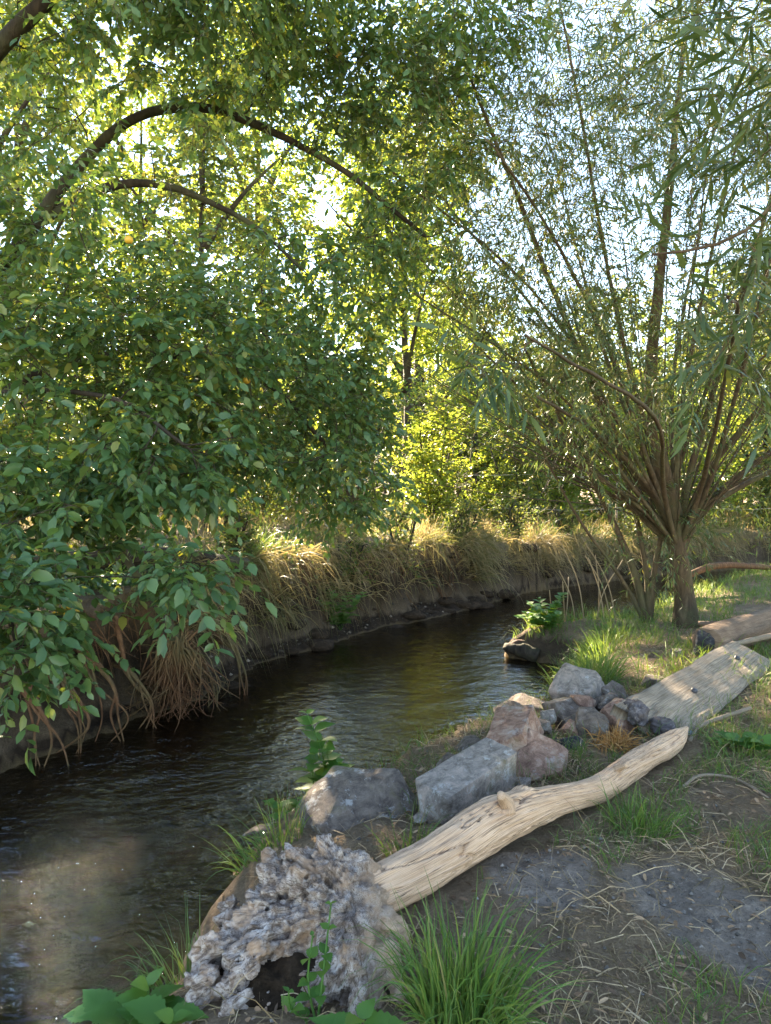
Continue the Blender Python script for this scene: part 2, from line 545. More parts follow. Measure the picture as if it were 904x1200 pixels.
def poly_dist(x, y, L):
    d = np.full(x.shape, 1e9)
    for (ax, ay), (bx, by) in zip(L[:-1], L[1:]):
        ux, uy = bx - ax, by - ay
        t = np.clip(((x - ax) * ux + (y - ay) * uy) / (ux * ux + uy * uy), 0, 1)
        d = np.minimum(d, np.hypot(x - ax - t * ux, y - ay - t * uy))
    return d

def inside(x, y, poly):
    r = np.zeros(x.shape, bool)
    n = len(poly)
    for i in range(n):
        ax, ay = poly[i]; bx, by = poly[(i + 1) % n]
        c = ((ay > y) != (by > y)) & (x < (bx - ax) * (y - ay) / (by - ay + 1e-12) + ax)
        r ^= c
    return r
NEAR_POLY = np.vstack([NEAR, [(400, 18), (400, -400), (-2.6, -400)]])
FAR_POLY = np.vstack([FAR, [(400, 22), (400, 400), (-400, 400), (-400, -4)]])

def signed(x, y):
    """positive on land"""
    q = xy3(x, y)
    ox, oy = (fbm(q * 1.9, 3, 201) - .5) * .34, (fbm(q * 1.9 + 50, 3, 202) - .5) * .34
    ox = ox + (fbm(q * 8, 2, 203) - .5) * .07
    x = x + ox; y = y + oy
    dn = poly_dist(x, y, NEAR) * np.where(inside(x, y, NEAR_POLY), 1, -1)
    df = poly_dist(x, y, FAR) * np.where(inside(x, y, FAR_POLY), 1, -1)
    return dn, df

def ground(x, y, full=False):
    x = np.asarray(x, float); y = np.asarray(y, float)
    p = xy3(x, y)
    dn, df = signed(x, y)
    wob = (fbm(p * 1.7, 3, 3) - .5)
    # near bank
    rise = .57 - .17 * smooth((y - 5.2) / 3.0) * smooth((6.5 - x) / 2)
    width = .36 - .14 * smooth((y - 4.0) / .5) - .06 * smooth((y - 5.6) / .8) - .12 * smooth((4.2 - y) / .6) * smooth((.2 - x) / .5)
    zn = WATER + .02 + rise * (1 - np.exp(-np.maximum(dn + wob * .12, 0) / width))
    zn = zn + (fbm(p * 2.2, 4, 8) - .5) * .10 * smooth(dn / .6) + (fbm(p * 11, 4, 21) - .5) * .045 * smooth(dn / .2)
    # far bank: muddy ledge, cut face, top
    wf = df + wob * .5 * smooth(df / .2) + (fbm(p * 5.5, 3, 5) - .5) * .22 * smooth(df / .15)
    ledge = .05 + .20 * smooth((x + 2.0) / .6) * smooth((2.0 - x) / 1.5)
    top = .50 + .06 * smooth((x + 3) / 2) - .32 * smooth((x + 1.0) / 6.0)
    face = smooth((wf - ledge) / .34)
    zf = WATER + .02 + .12 * np.clip(wf / np.maximum(ledge, .05), 0, 1) + (top - WATER - .14) * face
    zf = zf + (fbm(p * 4.0, 4, 31) - .5) * .16 * face + (ridged(p * 7.0, 3, 33) - .5) * .16 * np.clip(1 - np.abs(face - .5) * 2, 0, 1) + (fbm(p * .7, 3, 12) - .5) * .25 * smooth((df - .8) / 1.5)
    zf = zf + (fbm(p * 13, 4, 25) - .5) * .05 * smooth(df / .1)
    # bed
    dw = np.minimum(-dn, -df)
    zb = WATER - .04 - .33 * smooth(dw / .9) + (fbm(p * 2.6, 4, 41) - .5) * .20 * smooth(dw / .3)
    z = np.where(dn > 0, zn, np.where(df > 0, zf, zb))
    if full: return z, dn, df, wf, ledge, face
    return z

def axis(lo, hi, spacing):
    a = [0.0]
    while a[-1] < hi: a.append(a[-1] + spacing(a[-1]))
    b = [0.0]
    while b[-1] > lo: b.append(b[-1] - spacing(b[-1]))
    return np.array(b[::-1][:-1] + a)

def ico(n=4):
    import bmesh
    bm = bmesh.new(); bmesh.ops.create_icosphere(bm, subdivisions=n, radius=1)
    v = np.array([x.co[:] for x in bm.verts]); f = np.array([[q.index for q in x.verts] for x in bm.faces]); bm.free()
    return v, f
def grid_faces(nx, ny):
    i = np.arange(nx - 1)[:, None]; j = np.arange(ny - 1)[None]
    a = i * ny + j
    return np.stack([a, a + ny, a + ny + 1, a + 1], -1).reshape(-1, 4)

def gx_step(v): return .042 if -3.6 < v < 3.6 else .042 + (abs(v) - 3.6) * .035 if abs(v) < 12 else .35 + (abs(v) - 12) * .12
def gy_step(v): return (.12 if v < 1.2 else .038 if v < 5 else .038 + (v - 5) * .005 if v < 16 else .09 + (v - 16) * .12) if v >= 0 else .3 + abs(v) * .15
def dirt_mask(x, y):
    n = (fbm(xy3(x, y) * 5.0, 4, 77) - .5) * .5
    a = 1 - np.hypot((x - .62) / .24, (y - 2.72) / .30)
    b = 1 - np.hypot((x - 1.25 + (y - 2.4) * .5) / .34, (y - 2.35) / .55)
    c = 1 - np.hypot((x - .35) / .3, (y - 1.7) / .25)
    return smooth((np.maximum(np.maximum(a, b), c * .6) + n) / .35)

gx = axis(-260, 260, gx_step); gy = axis(-40, 300, gy_step)
X, Y = np.meshgrid(gx, gy, indexing='ij')
Z, DN, DF, WF, LED, FACE = ground(X.ravel(), Y.ravel(), True)
Z = np.where(np.maximum(DN, DF) > 0, Z, Z)
X = X.ravel(); Y = Y.ravel()
dm = dirt_mask(X, Y) * (DN > 0)
Z = Z + dm * (fbm(xy3(X, Y) * 22, 4, 9) - .55) * .05
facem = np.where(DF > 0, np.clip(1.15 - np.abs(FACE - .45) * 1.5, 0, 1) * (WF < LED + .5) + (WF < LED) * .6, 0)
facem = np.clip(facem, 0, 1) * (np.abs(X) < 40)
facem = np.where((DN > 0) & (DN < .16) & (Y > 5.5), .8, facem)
wet = ((DN <= 0) & (DF <= 0)).astype(float)
mb = MB()
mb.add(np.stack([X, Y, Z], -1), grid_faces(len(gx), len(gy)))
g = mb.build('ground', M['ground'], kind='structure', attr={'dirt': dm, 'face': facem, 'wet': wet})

wx = axis(-12, 30, lambda v: .04 if -4 < v < 4 else .1 + (abs(v) - 4) * .05)
wy = axis(-4, 24, lambda v: .04 if 0 <= v < 7 else .05 + abs(v - 7) * .02 if v >= 0 else .3)
X, Y = np.meshgrid(wx, wy, indexing='ij')
X = X.ravel(); Y = Y.ravel()
dn, df = signed(X, Y)
land = np.maximum(dn, df)
rough = .25 + .75 * smooth((6.2 - Y) / 3.0)
p = xy3(X, Y)
flow = np.stack([X * .8 + Y * .6, (Y * .8 - X * .6) * 2.2, 0 * X], -1)
wz = WATER + rough * ((fbm(flow * 2.3, 3, 50) - .5) * .045 + (ridged(flow * 4.1 + 3, 2, 55) - .5) * .014) * smooth(-land / .2 + .2)
q = grid_faces(len(wx), len(wy))
q = q[(land[q] < .35).any(1)]
mb = MB(); mb.add(np.stack([X, Y, wz], -1), q)
mb.build('water', M['water'], kind='structure')

def gz(x, y): return float(ground(np.array([x], float), np.array([y], float))[0])

# ------------------------------------------------------------------ trees
# open lanes in the crowns through which low sun reaches the ground: target and radius
GAPS = [((-.35, 3.9, -.3), .10), ((-1.37, 3.98, -.55), .10), ((-1.15, 3.8, -.75), .08), ((-1.68, 3.1, -.8), .10), ((-1.2, 3.15, -.55), .07), ((-1.4, 2.75, -.55), .06), ((-.95, 8.9, .7), .6), ((.5, 11.3, .6), .9), ((2.9, 13.8, .4), 1.1),
        ((1.3, 15.0, 1.5), 1.5), ((5.5, 15.8, .6), 1.2), ((4.6, 11.2, .0), .5)]
def lit_keep(P):
    k = np.ones(len(P), bool)
    for c, r in GAPS:
        v = P - np.array(c)
        t = v @ SDIR
        d = np.linalg.norm(v - t[:, None] * SDIR, axis=1)
        k &= ~((d < r) & (t > .9))
    return k

# openings of the crown where the sky stands bright: centre, axis, radius
HOLES = [((-1.62, 6.0, 3.95), (-.26, .96, .3), .19), ((-1.25, 6.0, 3.75), (-.2, .96, .3), .13), ((-2.0, 5.6, 4.9), (-.3, .9, .45), .08)]
def open_keep(P):
    k = np.ones(len(P), bool)
    for c, a, r in HOLES:
        v = P - np.array(c); a = nrm(np.array(a))
        t = v @ a
        d = np.linalg.norm(v - t[:, None] * a, axis=1)
        k &= ~((d < r * (.7 + .6 * vnoise(P * 4, 3))) & (np.abs(t) < 2.2))
    return k

def in_view(P, margin=0.0):
    c, s = math.cos(PITCH), math.sin(PITCH)
    fw = P[:, 1] * c - (P[:, 2] - CAM_H) * s
    up = P[:, 1] * s + (P[:, 2] - CAM_H) * c
    u = P[:, 0] / np.maximum(fw, .01) * FPX; v = up / np.maximum(fw, .01) * FPX
    return (fw > .3) & (np.abs(u) < 452 + margin) & (np.abs(v) < 600 + margin), fw

class Tree:
    def __init__(s, name, label, limbs, bark, sides=8, cat='tree', group=None):
        b = limbs[0][0][0]
        s.root = empty(name, b, label, cat, group)
        s.P = []; s.T = []; s.R = []; s.bark = bark
        s.trunk = MB(); s.branch = MB(); s.tw = MB()
        s.leafs = []
        for k, (pts, r0, r1) in enumerate(limbs):
            c = catmull(pts, .12 if pts[0][1] < 14 else .35)
            n = len(c)
            c = c + (fbm(c * 1.5 + k * 5, 3, 60)[:, None] - .5) * .06 * np.array([1, 1, .5])
            R = r0 + (r1 - r0) * np.linspace(0, 1, n) ** .8
            R = R * (1 + (fbm(c * 4, 2, 66) - .5) * .3)
            if k == 0: R[:4] *= np.array([1.45, 1.25, 1.12, 1.04])[:len(R[:4])]
            tube(s.trunk if k == 0 else s.branch, c, R, sides if k < 8 else 6)
            s.addnodes(c, R)
    def addnodes(s, c, R):
        s.P.append(c); s.T.append(nrm(np.gradient(c, axis=0))); s.R.append(R)
    def clusters(s, C, sag=.15, rmin=.004, rk=.011, wig=.05):
        P = np.vstack(s.P); T = np.vstack(s.T); R = np.concatenate(s.R)
        d0 = np.min(np.linalg.norm(C[:, None] - P[None, ::3], axis=2), 1)
        ends = []
        for c in C[np.argsort(d0)]:
            v = c - P
            d = np.linalg.norm(v, axis=1)
            cosang = np.einsum('ij,ij->i', v, T) / np.maximum(d, 1e-6)
            cost = d * (1.25 - .45 * cosang) + .0 * R
            i = int(np.argmin(cost))
            if d[i] < .05: ends.append((c, T[i], P[i])); continue
            n = max(4, int(d[i] / .14) + 2)
            t = np.linspace(0, 1, n)[:, None]
            m0 = T[i] * d[i] * .7 + np.array([0, 0, .15]) * d[i]
            m1 = v[i] * .9 + np.array([0, 0, -sag]) * d[i]
            path = (2 * t ** 3 - 3 * t ** 2 + 1) * P[i] + (t ** 3 - 2 * t ** 2 + t) * m0 + (-2 * t ** 3 + 3 * t ** 2) * c + (t ** 3 - t ** 2) * m1
            path = path + RNG.normal(size=path.shape) * wig * .35 * np.sin(np.pi * t) * min(1, d[i])
            r0 = min(R[i] * .75, rmin + rk * d[i])
            rr = r0 + (rmin - r0) * t[:, 0]
            tube(s.branch, path, rr, 5 if path[0, 1] < 14 else 3, False)
            P = np.vstack([P, path[1:]]); T = np.vstack([T, nrm(np.gradient(path, axis=0))[1:]]); R = np.concatenate([R, rr[1:]])
            ends.append((c, nrm(path[-1] - path[-2]), path[n // 2]))
        s.ends = ends
        return ends
    def twigs(s, ends, k, L, K, leafL, leafW, spread=.9, droop=.5, side=.8, down=.25, r=.0022, flat=.5, mid=.5, lay=.7):
        A = np.array([e[0] for e in ends]); D = np.array([e[1] for e in ends]); B = np.array([e[2] for e in ends])
        A = np.repeat(A, k, 0); D = np.repeat(D, k, 0); B = np.repeat(B, k, 0)
        m = len(A)
        f = np.where(RNG.random(m) < mid, RNG.random(m), 1.0)[:, None]
        st = B + (A - B) * f
        rd = RNG.normal(size=(m, 3)); rd[:, 2] *= lay
        d = nrm(D * .6 + nrm(rd) * spread)
        LL = L * RNG.uniform(.55, 1.35, m)
        n = 5
        P = [st]; dd = d
        for q in range(n - 1):
            dd = nrm(dd + np.array([0, 0, -1.0]) * droop * .35 + RNG.normal(size=(m, 3)) * .12)
            P.append(P[-1] + dd * (LL / (n - 1))[:, None])
        P = np.stack(P, 1)
        tubes_batch(s.tw, P[:, ::2], np.linspace(1, .45, n)[None][:, ::2] * np.full((m, 1), r), 3)
        t = np.linspace(.12, 1, K)[None] + RNG.uniform(-.04, .04, (m, K))
        t = np.clip(t, 0, .999) * (n - 1)
        i = t.astype(int); fr = (t - i)[..., None]
        rows = np.arange(m)[:, None]
        pos = P[rows, i] * (1 - fr) + P[rows, i + 1] * fr
        tan = nrm(P[rows, i + 1] - P[rows, i])
        lat = nrm(np.cross(tan, np.array([0, 0, 1.0])) + 1e-4)
        sg = np.where(np.arange(K) % 2 == 0, 1, -1)[None, :, None]
        dirn = tan * .55 + lat * sg * side + RNG.normal(size=pos.shape) * .28 + np.array([0, 0, -down])
        dirn[:, -1] = tan[:, -1] + RNG.normal(size=(m, 3)) * .15
        up = np.array([0, 0, 1.0]) + RNG.normal(size=pos.shape) * flat
        ll = leafL * RNG.uniform(.45, 1.3, (m, K))
        pos = pos.reshape(-1, 3); keep = lit_keep(pos) & open_keep(pos)
        s.leafs.append((pos[keep], dirn.reshape(-1, 3)[keep], up.reshape(-1, 3)[keep], ll.ravel()[keep], (ll * leafW / leafL).ravel()[keep]))
    def finish(s, leafmat, twigmat, shape='oval', singles=0, branchname='branches', loose=None):
        s.trunk.build('trunk', s.bark, s.root)
        if s.branch.n: s.branch.build('limbs', s.bark, s.root)
        if s.tw.n and twigmat: s.tw.build('twigs', twigmat, s.root, kind='stuff')
        pos, D, N, L, W = [np.concatenate([q[i] for q in s.leafs]) for i in range(5)]
        rnd = RNG.random(len(pos))
        pick = np.zeros(len(pos), bool)
        if singles:
            ok, fw = in_view(pos, -6)
            score = np.where(ok, L / np.maximum(fw, .3), 0)
            pick[np.argsort(-score)[:singles]] = True
            meshes = []
            for v in range(7):
                t = MB()
                leaves(t, np.zeros((1, 3)), np.array([[1., 0, 0]]), np.array([[0, 0, 1.]]), 1.0, float(np.mean(W / L)) * (.9 + .04 * v), shape, np.array([v / 7.0]))
                meshes.append(t.data('leaf', leafmat))
            dd, ss, uu = leaf_frame(D[pick], N[pick])
            for q, (p, a, b, c, l) in enumerate(zip(pos[pick], dd, ss, uu, L[pick])):
                o = bpy.data.objects.new('leaf', meshes[q % 7])
                COL.objects.link(o)
                o.parent = s.root
                o.matrix_local = Matrix(((a[0] * l, b[0] * l, c[0] * l, p[0]), (a[1] * l, b[1] * l, c[1] * l, p[1]), (a[2] * l, b[2] * l, c[2] * l, p[2]), (0, 0, 0, 1)))
        k = ~pick
        f = MB()
        if shape == 'oval':
            near = k & (pos[:, 1] < 4.6)
            leaves(f, pos[near], D[near], N[near], L[near], W[near], 'oval', rnd[near])
            k = k & ~near
            leaves(f, pos[k], D[k], N[k], L[k], W[k] * .85, 'lance', rnd[k])
        elif shape == 'lance':
            near = k & (pos[:, 1] < 5)
            leaves(f, pos[near], D[near], N[near], L[near], W[near], 'lance', rnd[near])
            k = k & ~near
            leaves(f, pos[k], D[k], N[k], L[k], W[k] * 1.1, 'dia', rnd[k])
        else:
            leaves(f, pos[k], D[k], N[k], L[k], W[k], shape, rnd[k])
        f.build('crown', leafmat, s.root, kind='stuff')

def ball(c, r, n):
    v = nrm(RNG.normal(size=(n, 3))) * (RNG.random((n, 1)) ** (1 / 2.4))
    return np.array(c) + v * np.array(r)

# --- fruit tree leaning over the stream from the far bank
tr = Tree('fruit_tree', 'big leafy tree with yellow fruits arching over the dark stream from the undercut bank',
          [([(-4.3, 6.6, .6), (-4.1, 6.4, 1.6), (-3.9, 6.1, 2.7), (-3.55, 5.7, 3.7), (-2.9, 5.3, 4.5), (-2.2, 5.05, 4.95), (-1.3, 4.8, 5.3), (-.4, 4.6, 5.4)], .12, .03),
           ([(-3.95, 6.1, 2.6), (-3.2, 6.1, 3.4), (-2.6, 6.1, 4.15), (-2.1, 6.15, 4.6), (-1.55, 6.2, 4.72), (-1.1, 6.25, 4.6), (-.65, 6.3, 4.4), (-.28, 6.35, 4.2), (.05, 6.4, 3.95), (.35, 6.5, 3.75)], .075, .018),
           ([(-3.0, 6.1, 3.7), (-2.4, 6.2, 4.05), (-1.9, 6.25, 4.1), (-1.45, 6.3, 3.95), (-1.1, 6.3, 3.75), (-.7, 6.3, 3.4)], .05, .015),
           ([(-4.1, 6.4, 1.5), (-3.4, 5.7, 1.9), (-2.6, 5.0, 2.2), (-1.7, 4.6, 2.1), (-1.2, 4.3, 1.8)], .05, .010),
           ([(-4.1, 6.4, 1.8), (-3.0, 6.0, 2.4), (-1.9, 5.8, 2.6), (-1.0, 6.0, 2.4), (-.5, 6.2, 1.9)], .07, .018),
           ([(-4.1, 6.4, 1.3), (-3.4, 5.2, 1.5), (-2.6, 4.2, 1.4), (-2.0, 3.7, 1.0), (-1.8, 3.5, .7)], .05, .010)], M['bark_dark'], 10)
C = np.vstack([ball((-2.2, 5.2, 2.3), (1.3, 1.1, 1.1), 130), ball((-1.25, 5.5, 2.2), (1.0, .9, .85), 95), ball((-.55, 6.5, 2.1), (.55, .7, .85), 55),
               ball((-2.15, 4.3, 1.45), (.7, .7, .40), 55), ball((-1.9, 3.5, .92), (.34, .4, .36), 32), ball((-1.08, 3.8, 1.08), (.16, .2, .16), 8), ball((-1.35, 4.4, 1.75), (.5, .5, .35), 26),
               ball((-2.5, 5.7, 3.4), (1.2, 1.2, .9), 80), ball((-2.1, 5.2, 5.1), (1.9, 1.3, .8), 140), ball((-.8, 6.5, 3.1), (1.0, .9, 1.0), 50),
               ball((-.5, 6.0, 5.3), (1.8, 1.3, .8), 150), ball((.1, 6.7, 4.6), (.9, 1, 1.1), 65), ball((-3.6, 6.5, 3.0), (1.2, 1.0, 2.0), 60), ball((-.15, 6.6, 2.9), (.6, .8, .9), 22), ball((-.25, 6.4, 1.5), (.35, .6, .35), 10)])
e = tr.clusters(C)
tr.twigs([q for q in e if q[0][1] < 4.9 and q[0][2] < 2.6], 5, .34, 11, .088, .049)
tr.twigs([q for q in e if not (q[0][1] < 4.9 and q[0][2] < 2.6)], 7, .38, 12, .072, .038)
# fruit: small yellow, each on its stalk under a twig
fm = MB()
u, v = np.meshgrid(np.linspace(0, 2 * np.pi, 15), np.linspace(0, np.pi, 10))
sp = np.stack([np.sin(v) * np.cos(u), np.sin(v) * np.sin(u), np.cos(v) * (1 - .12 * np.cos(v) ** 6)], -1).reshape(-1, 3) * .027
fm.add(sp, grid_faces(10, 15))
tube(fm, np.array([(0, 0, .022), (.003, 0, .04), (.006, .002, .06)]), .0022, 5)
fd = fm.data('fruit', M['fruit'])
for x, y, z in [(-1.77, 4.05, .84), (-1.84, 4.1, .86), (-1.93, 4.1, 1.0), (-1.70, 3.75, .83), (-2.0, 4.3, .77), (-2.05, 4.1, 1.05), (-.38, 6.0, 5.03), (-1.0, 5.2, 2.3), (-1.62, 4.6, 3.1), (-.12, 6.2, 2.8)]:
    o = bpy.data.objects.new('fruit', fd); COL.objects.link(o); o.parent = tr.root; o.location = (x, y, z)
tr.finish(M['plum_leaf'], M['twig'], 'oval', 280)

# --- willow by the water
wb = (3.32, 8.3, -.25)
stems = [([wb, (3.30, 8.3, .25), (3.25, 8.25, .75), (3.2, 8.2, 1.2), (3.0, 8.0, 1.9), (2.9, 7.9, 2.8), (2.95, 7.7, 4.2), (3.0, 7.4, 6.0)], .135, .03)]
def stem(p1, p2, p3, r0=.05, r1=.012, p0=(3.25, 8.25, .75)):
    stems.append(([p0, p1, p2, p3], r0, r1))
stem((3.0, 8.1, 1.3), (2.35, 7.7, 2.2), (.75, 6.6, 5.2), .065, .018)
stem((2.95, 8.0, 1.5), (1.95, 7.0, 3.3), (.9, 6.0, 4.3), .05)
stem((3.6, 8.2, 1.3), (4.4, 8.0, 2.0), (5.6, 7.6, 2.9), .075, .02)
stem((3.6, 8.4, 1.2), (4.6, 8.6, 1.7), (6.0, 8.8, 2.2), .06, .02)
stem((3.4, 8.2, 1.6), (3.7, 8.0, 2.8), (4.2, 7.4, 5.5), .06, .02)
stem((3.2, 8.1, 1.6), (3.3, 7.8, 3.0), (3.5, 7.0, 5.5), .05)
stem((3.1, 8.4, 1.6), (2.7, 8.8, 3.0), (2.0, 9.2, 6.0), .05)
stem((3.3, 8.4, 1.5), (3.6, 9.0, 3.0), (4.4, 9.6, 6.2), .05)
stem((3.1, 8.1, 1.5), (2.5, 7.6, 3.0), (1.6, 6.8, 6.0), .05)
stem((2.9, 8.0, 1.4), (2.2, 7.4, 2.0), (1.2, 5.8, 2.25), .05, .014)
stem((2.9, 7.7, 1.5), (2.2, 6.0, 2.1), (.62, 3.3, 2.25), .045, .008)          # reaches towards the viewer
stem((3.3, 7.6, 1.6), (2.6, 5.4, 2.7), (1.5, 3.2, 2.4), .045, .008)
stem((3.5, 7.7, 1.8), (3.2, 6.0, 3.6), (2.3, 4.2, 4.2), .045, .01)
stem((3.0, 8.3, 1.7), (2.0, 8.6, 3.3), (.5, 8.4, 5.0), .045)
stem((3.6, 8.1, 1.7), (4.5, 7.2, 3.2), (5.0, 6.2, 4.5), .05)
stem((2.75, 7.9, 1.35), (1.7, 7.3, 2.5), (.25, 6.7, 3.3), .035, .008)
stem((2.8, 8.0, 1.2), (1.8, 7.6, 1.9), (.7, 7.0, 2.5), .03, .008)
stem((2.8, 7.9, 1.6), (1.6, 7.2, 3.3), (.0, 6.6, 4.4), .04, .010)
stem((2.7, 8.3, 1.3), (1.6, 8.4, 2.6), (.5, 8.2, 3.6), .035, .008)
b2 = (2.95, 8.5, -.25)
stem((2.8, 8.5, .5), (2.35, 8.3, 1.5), (1.5, 7.8, 3.0), .07, .015, b2)
stem((2.95, 8.5, .6), (2.75, 8.6, 1.8), (2.2, 8.8, 3.8), .05, .013, b2)
stem((2.65, 8.4, .35), (2.0, 8.0, 1.25), (1.45, 7.5, 2.2), .035, .010, b2)
stem((3.05, 8.4, .7), (3.4, 8.2, 2.0), (3.9, 7.6, 3.9), .05, .013, b2)
for q in range(80):
    a = RNG.uniform(-1.7, 1.25); h = RNG.uniform(1.6, 5.6) * (1 - .28 * abs(a)); d = RNG.normal() * .9
    stem((3.2 + a * .25, 8.3 + d * .2, 1.2), (3.2 + a * 1.1, 8.3 + d * .7, 1.0 + h * .45), (3.2 + a * 2.4, 8.3 + d * 1.5, .9 + h), RNG.uniform(.008, .017), .004)
stems = [([(p[0] + .2 * max(0, 1 - max(0, p[2]) / 2.5) , p[1], p[2]) for p in a], b * (1 if k == 0 else .8), c_ * .8) for k, (a, b, c_) in enumerate(stems)]
tr = Tree('willow_tree', 'multi-stemmed willow with narrow leaves rising from a short trunk on the grassy bank', stems, M['bark_willow'], 8)
C = np.vstack([ball((3.0, 8.0, 4.1), (2.4, 1.8, 2.3), 290), ball((1.2, 6.6, 4.4), (1.4, 1.2, 1.6), 140), ball((4.4, 7.6, 2.9), (1.6, 1.3, 1.6), 110),
               ball((2.2, 7.2, 2.5), (1.2, 1.0, .9), 60), ball((1.3, 7.1, 3.3), (1.1, .9, .9), 85), ball((2.2, 7.4, 5.6), (2.8, 1.6, 1.3), 260), ball((4.2, 7.4, 4.6), (1.6, 1.3, 1.6), 110), ball((3.2, 8.3, 1.0), (.9, .5, .6), 26), ball((5.0, 8.0, 1.4), (.9, .7, .7), 24),
               ball((2.2, 4.6, 4.0), (.8, .7, .6), 22)])
e = tr.clusters(C, .05, .003, .008)
tr.twigs(e, 5, .55, 15, .095, .013, 1.0, .2, .5, .55, .0018, .9, .6, 1.0)
# sprays on the long branches that reach over the near bank
e = tr.clusters(np.array([(.42, 3.15, 2.08), (.36, 3.25, 2.1), (.50, 3.2, 2.12), (.56, 3.3, 2.02), (.45, 3.1, 2.0), (.4, 3.3, 2.16), (1.32, 3.1, 1.95), (1.45, 3.2, 2.1), (1.55, 3.15, 2.35), (1.3, 3.0, 2.3), (1.7, 3.3, 2.0), (1.62, 3.0, 1.85)]), .3, .0025, .006)
tr.twigs(e, 2, .17, 10, .13, .016, 1.0, .5, .7, .5, .002, .7, .3, .8)
tr.finish(M['willow_leaf'], M['twig_yellow'], 'lance', 170)

# --- second willow, whose trunk stands to the right of the view
tr = Tree('overhanging_willow', 'close willow boughs with long pale leaves hanging down above the bank',
          [([(3.3, 2.6, 0), (3.3, 2.6, 1.2), (3.2, 2.6, 2.4), (2.9, 2.7, 3.4), (2.2, 2.8, 4.0), (1.4, 3.0, 4.2)], .13, .02),
           ([(3.25, 2.6, 1.8), (2.5, 2.7, 2.9), (1.95, 2.75, 3.25), (1.6, 2.75, 2.95), (1.45, 2.75, 2.62), (1.25, 2.75, 2.48), (1.0, 2.75, 2.44)], .03, .005),
           ([(3.2, 2.6, 2.4), (2.5, 2.2, 3.2), (1.9, 2.0, 3.3), (1.4, 2.0, 3.05)], .03, .006),
           ([(3.25, 2.6, 1.6), (2.4, 3.0, 2.2), (1.9, 3.1, 2.3), (1.6, 3.1, 2.1)], .025, .005)], M['bark_willow'], 8)
C = np.vstack([ball((1.5, 2.8, 3.2), (.35, .5, .5), 24), ball((1.45, 2.8, 2.6), (.32, .3, .3), 12), ball((1.75, 3.1, 2.25), (.3, .3, .4), 10), ball((1.8, 2.9, 3.8), (.8, .6, .5), 26),
               ball((1.15, 3.0, 3.9), (.5, .5, .4), 8)])
e = tr.clusters(C, .2, .0025, .007)
tr.twigs(e, 3, .36, 11, .125, .015, 1.0, .2, .6, .15, .0018, .8, .5, 1.0)
tr.finish(M['willow_leaf'], M['twig_yellow'], 'lance', 280)

# --- trees and shrubs of the background
def bg_tree(name, label, x, y, h, w, n, mat, leafL, crown0=.25, group=None, k=6, K=10, upright=False, cat='tree', kind='dia', tw=.6, trunk_r=None):
    z = gz(x, y)
    tr_r = trunk_r or .018 * h
    limbs = [([(x, y, z - .1), (x + .1, y, z + h * .3), (x - .1, y + .1, z + h * .6), (x + .05, y, z + h * .93)], tr_r, .02)]
    for q in range(7):
        a = q * 2.4 + RNG.random(); t = .12 + .1 * q if not upright else .04
        p0 = np.array([x, y, z + h * t])
        dr = np.array([math.cos(a), math.sin(a), 0])
        limbs.append(([p0, p0 + dr * w * .35 + np.array([0, 0, h * (.12 if not upright else .4)]), p0 + dr * w * (.8 if not upright else .6) + np.array([0, 0, h * (.22 if not upright else .8)])], tr_r * .5, .012))
    t = Tree(name, label, limbs, M['bark_dark'], 7 if y < 14 else 5, cat, group)
    nb = 6
    C = []
    for q in range(nb):
        f = (q + .5) / nb
        cz = z + h * (crown0 + (1 - crown0) * f)
        ww = w * math.sin(math.pi * (.12 + .80 * f)) ** .6 if not upright else w * (.5 + .5 * f) * (1.15 - f * .3)
        C.append(ball((x + RNG.normal() * w * .1, y + RNG.normal() * w * .1, cz), (ww, ww, h * (1 - crown0) * .16), int(n * 1.5) // nb))
    e = t.clusters(np.vstack(C), .1, .006, .012)
    t.twigs(e, k, tw, K, leafL, leafL * .55, 1.0, .3 if not upright else -.5, .8, .2, .004, .8, .6)
    t.finish(mat, M['twig'] if y < 16 else None, kind)

bg_tree('sunlit_shrub', 'bright yellow-green upright shrub glowing in the sun behind the grassy far bank', 1.0, 15.2, 2.9, 1.1, 90, M['bright_leaf'], .10, .05, None, 6, 12, True, 'shrub', tw=.5)
for x, y, h, lab in [(-1.9, 8.7, .75, 'low weed bush on the far bank end nearest the hanging fruit tree leaves'), (-.55, 10.35, .7, 'green weed bush on the far bank above the dark leafy clump'), (.25, 11.15, 1.0, 'taller weed bush on the far bank left of the bright shrub'),
                     (1.35, 12.5, .65, 'round weed bush on the far bank below the bright shrub'), (2.45, 13.65, .9, 'weed bush at the bend of the far bank, left of the willow stems'), (3.7, 14.9, .7, 'weed bush on the far bank seen through the willow stems'), (5.6, 16.2, .9, 'weed bush on the far bank right behind the willow trunk')]:
    bg_tree('weed_bush', lab, x, y, h, .42, 26, M['far_leaf'], .05, .02, 'weeds on the far bank', 6, 10, True, 'bush', tw=.22, trunk_r=.012)
bg_tree('low_shrub', 'small dark-stemmed shrub on the far bank beside the bright shrub', -.5, 12.6, 2.4, .7, 40, M['far_leaf'], .08, .15, None, 6, 10, True, 'shrub', tw=.4)
G = 'trees beyond the far bank'
bg_tree('leafy_tree', 'yellow-green tree behind the bright shrub, closing the gap over the stream', .5, 19, 10.5, 3.0, 300, M['bright_leaf'], .15, .12, G)
bg_tree('leafy_tree', 'broad tree behind the fallen timber, mostly hidden by the fruit tree', -3.6, 14.5, 9.0, 2.6, 190, M['far_leaf'], .13, .10, G)
bg_tree('leafy_tree', 'low round tree behind the willow stems', 5.4, 22, 5.5, 2.6, 120, M['far_leaf'], .16, .15, G)
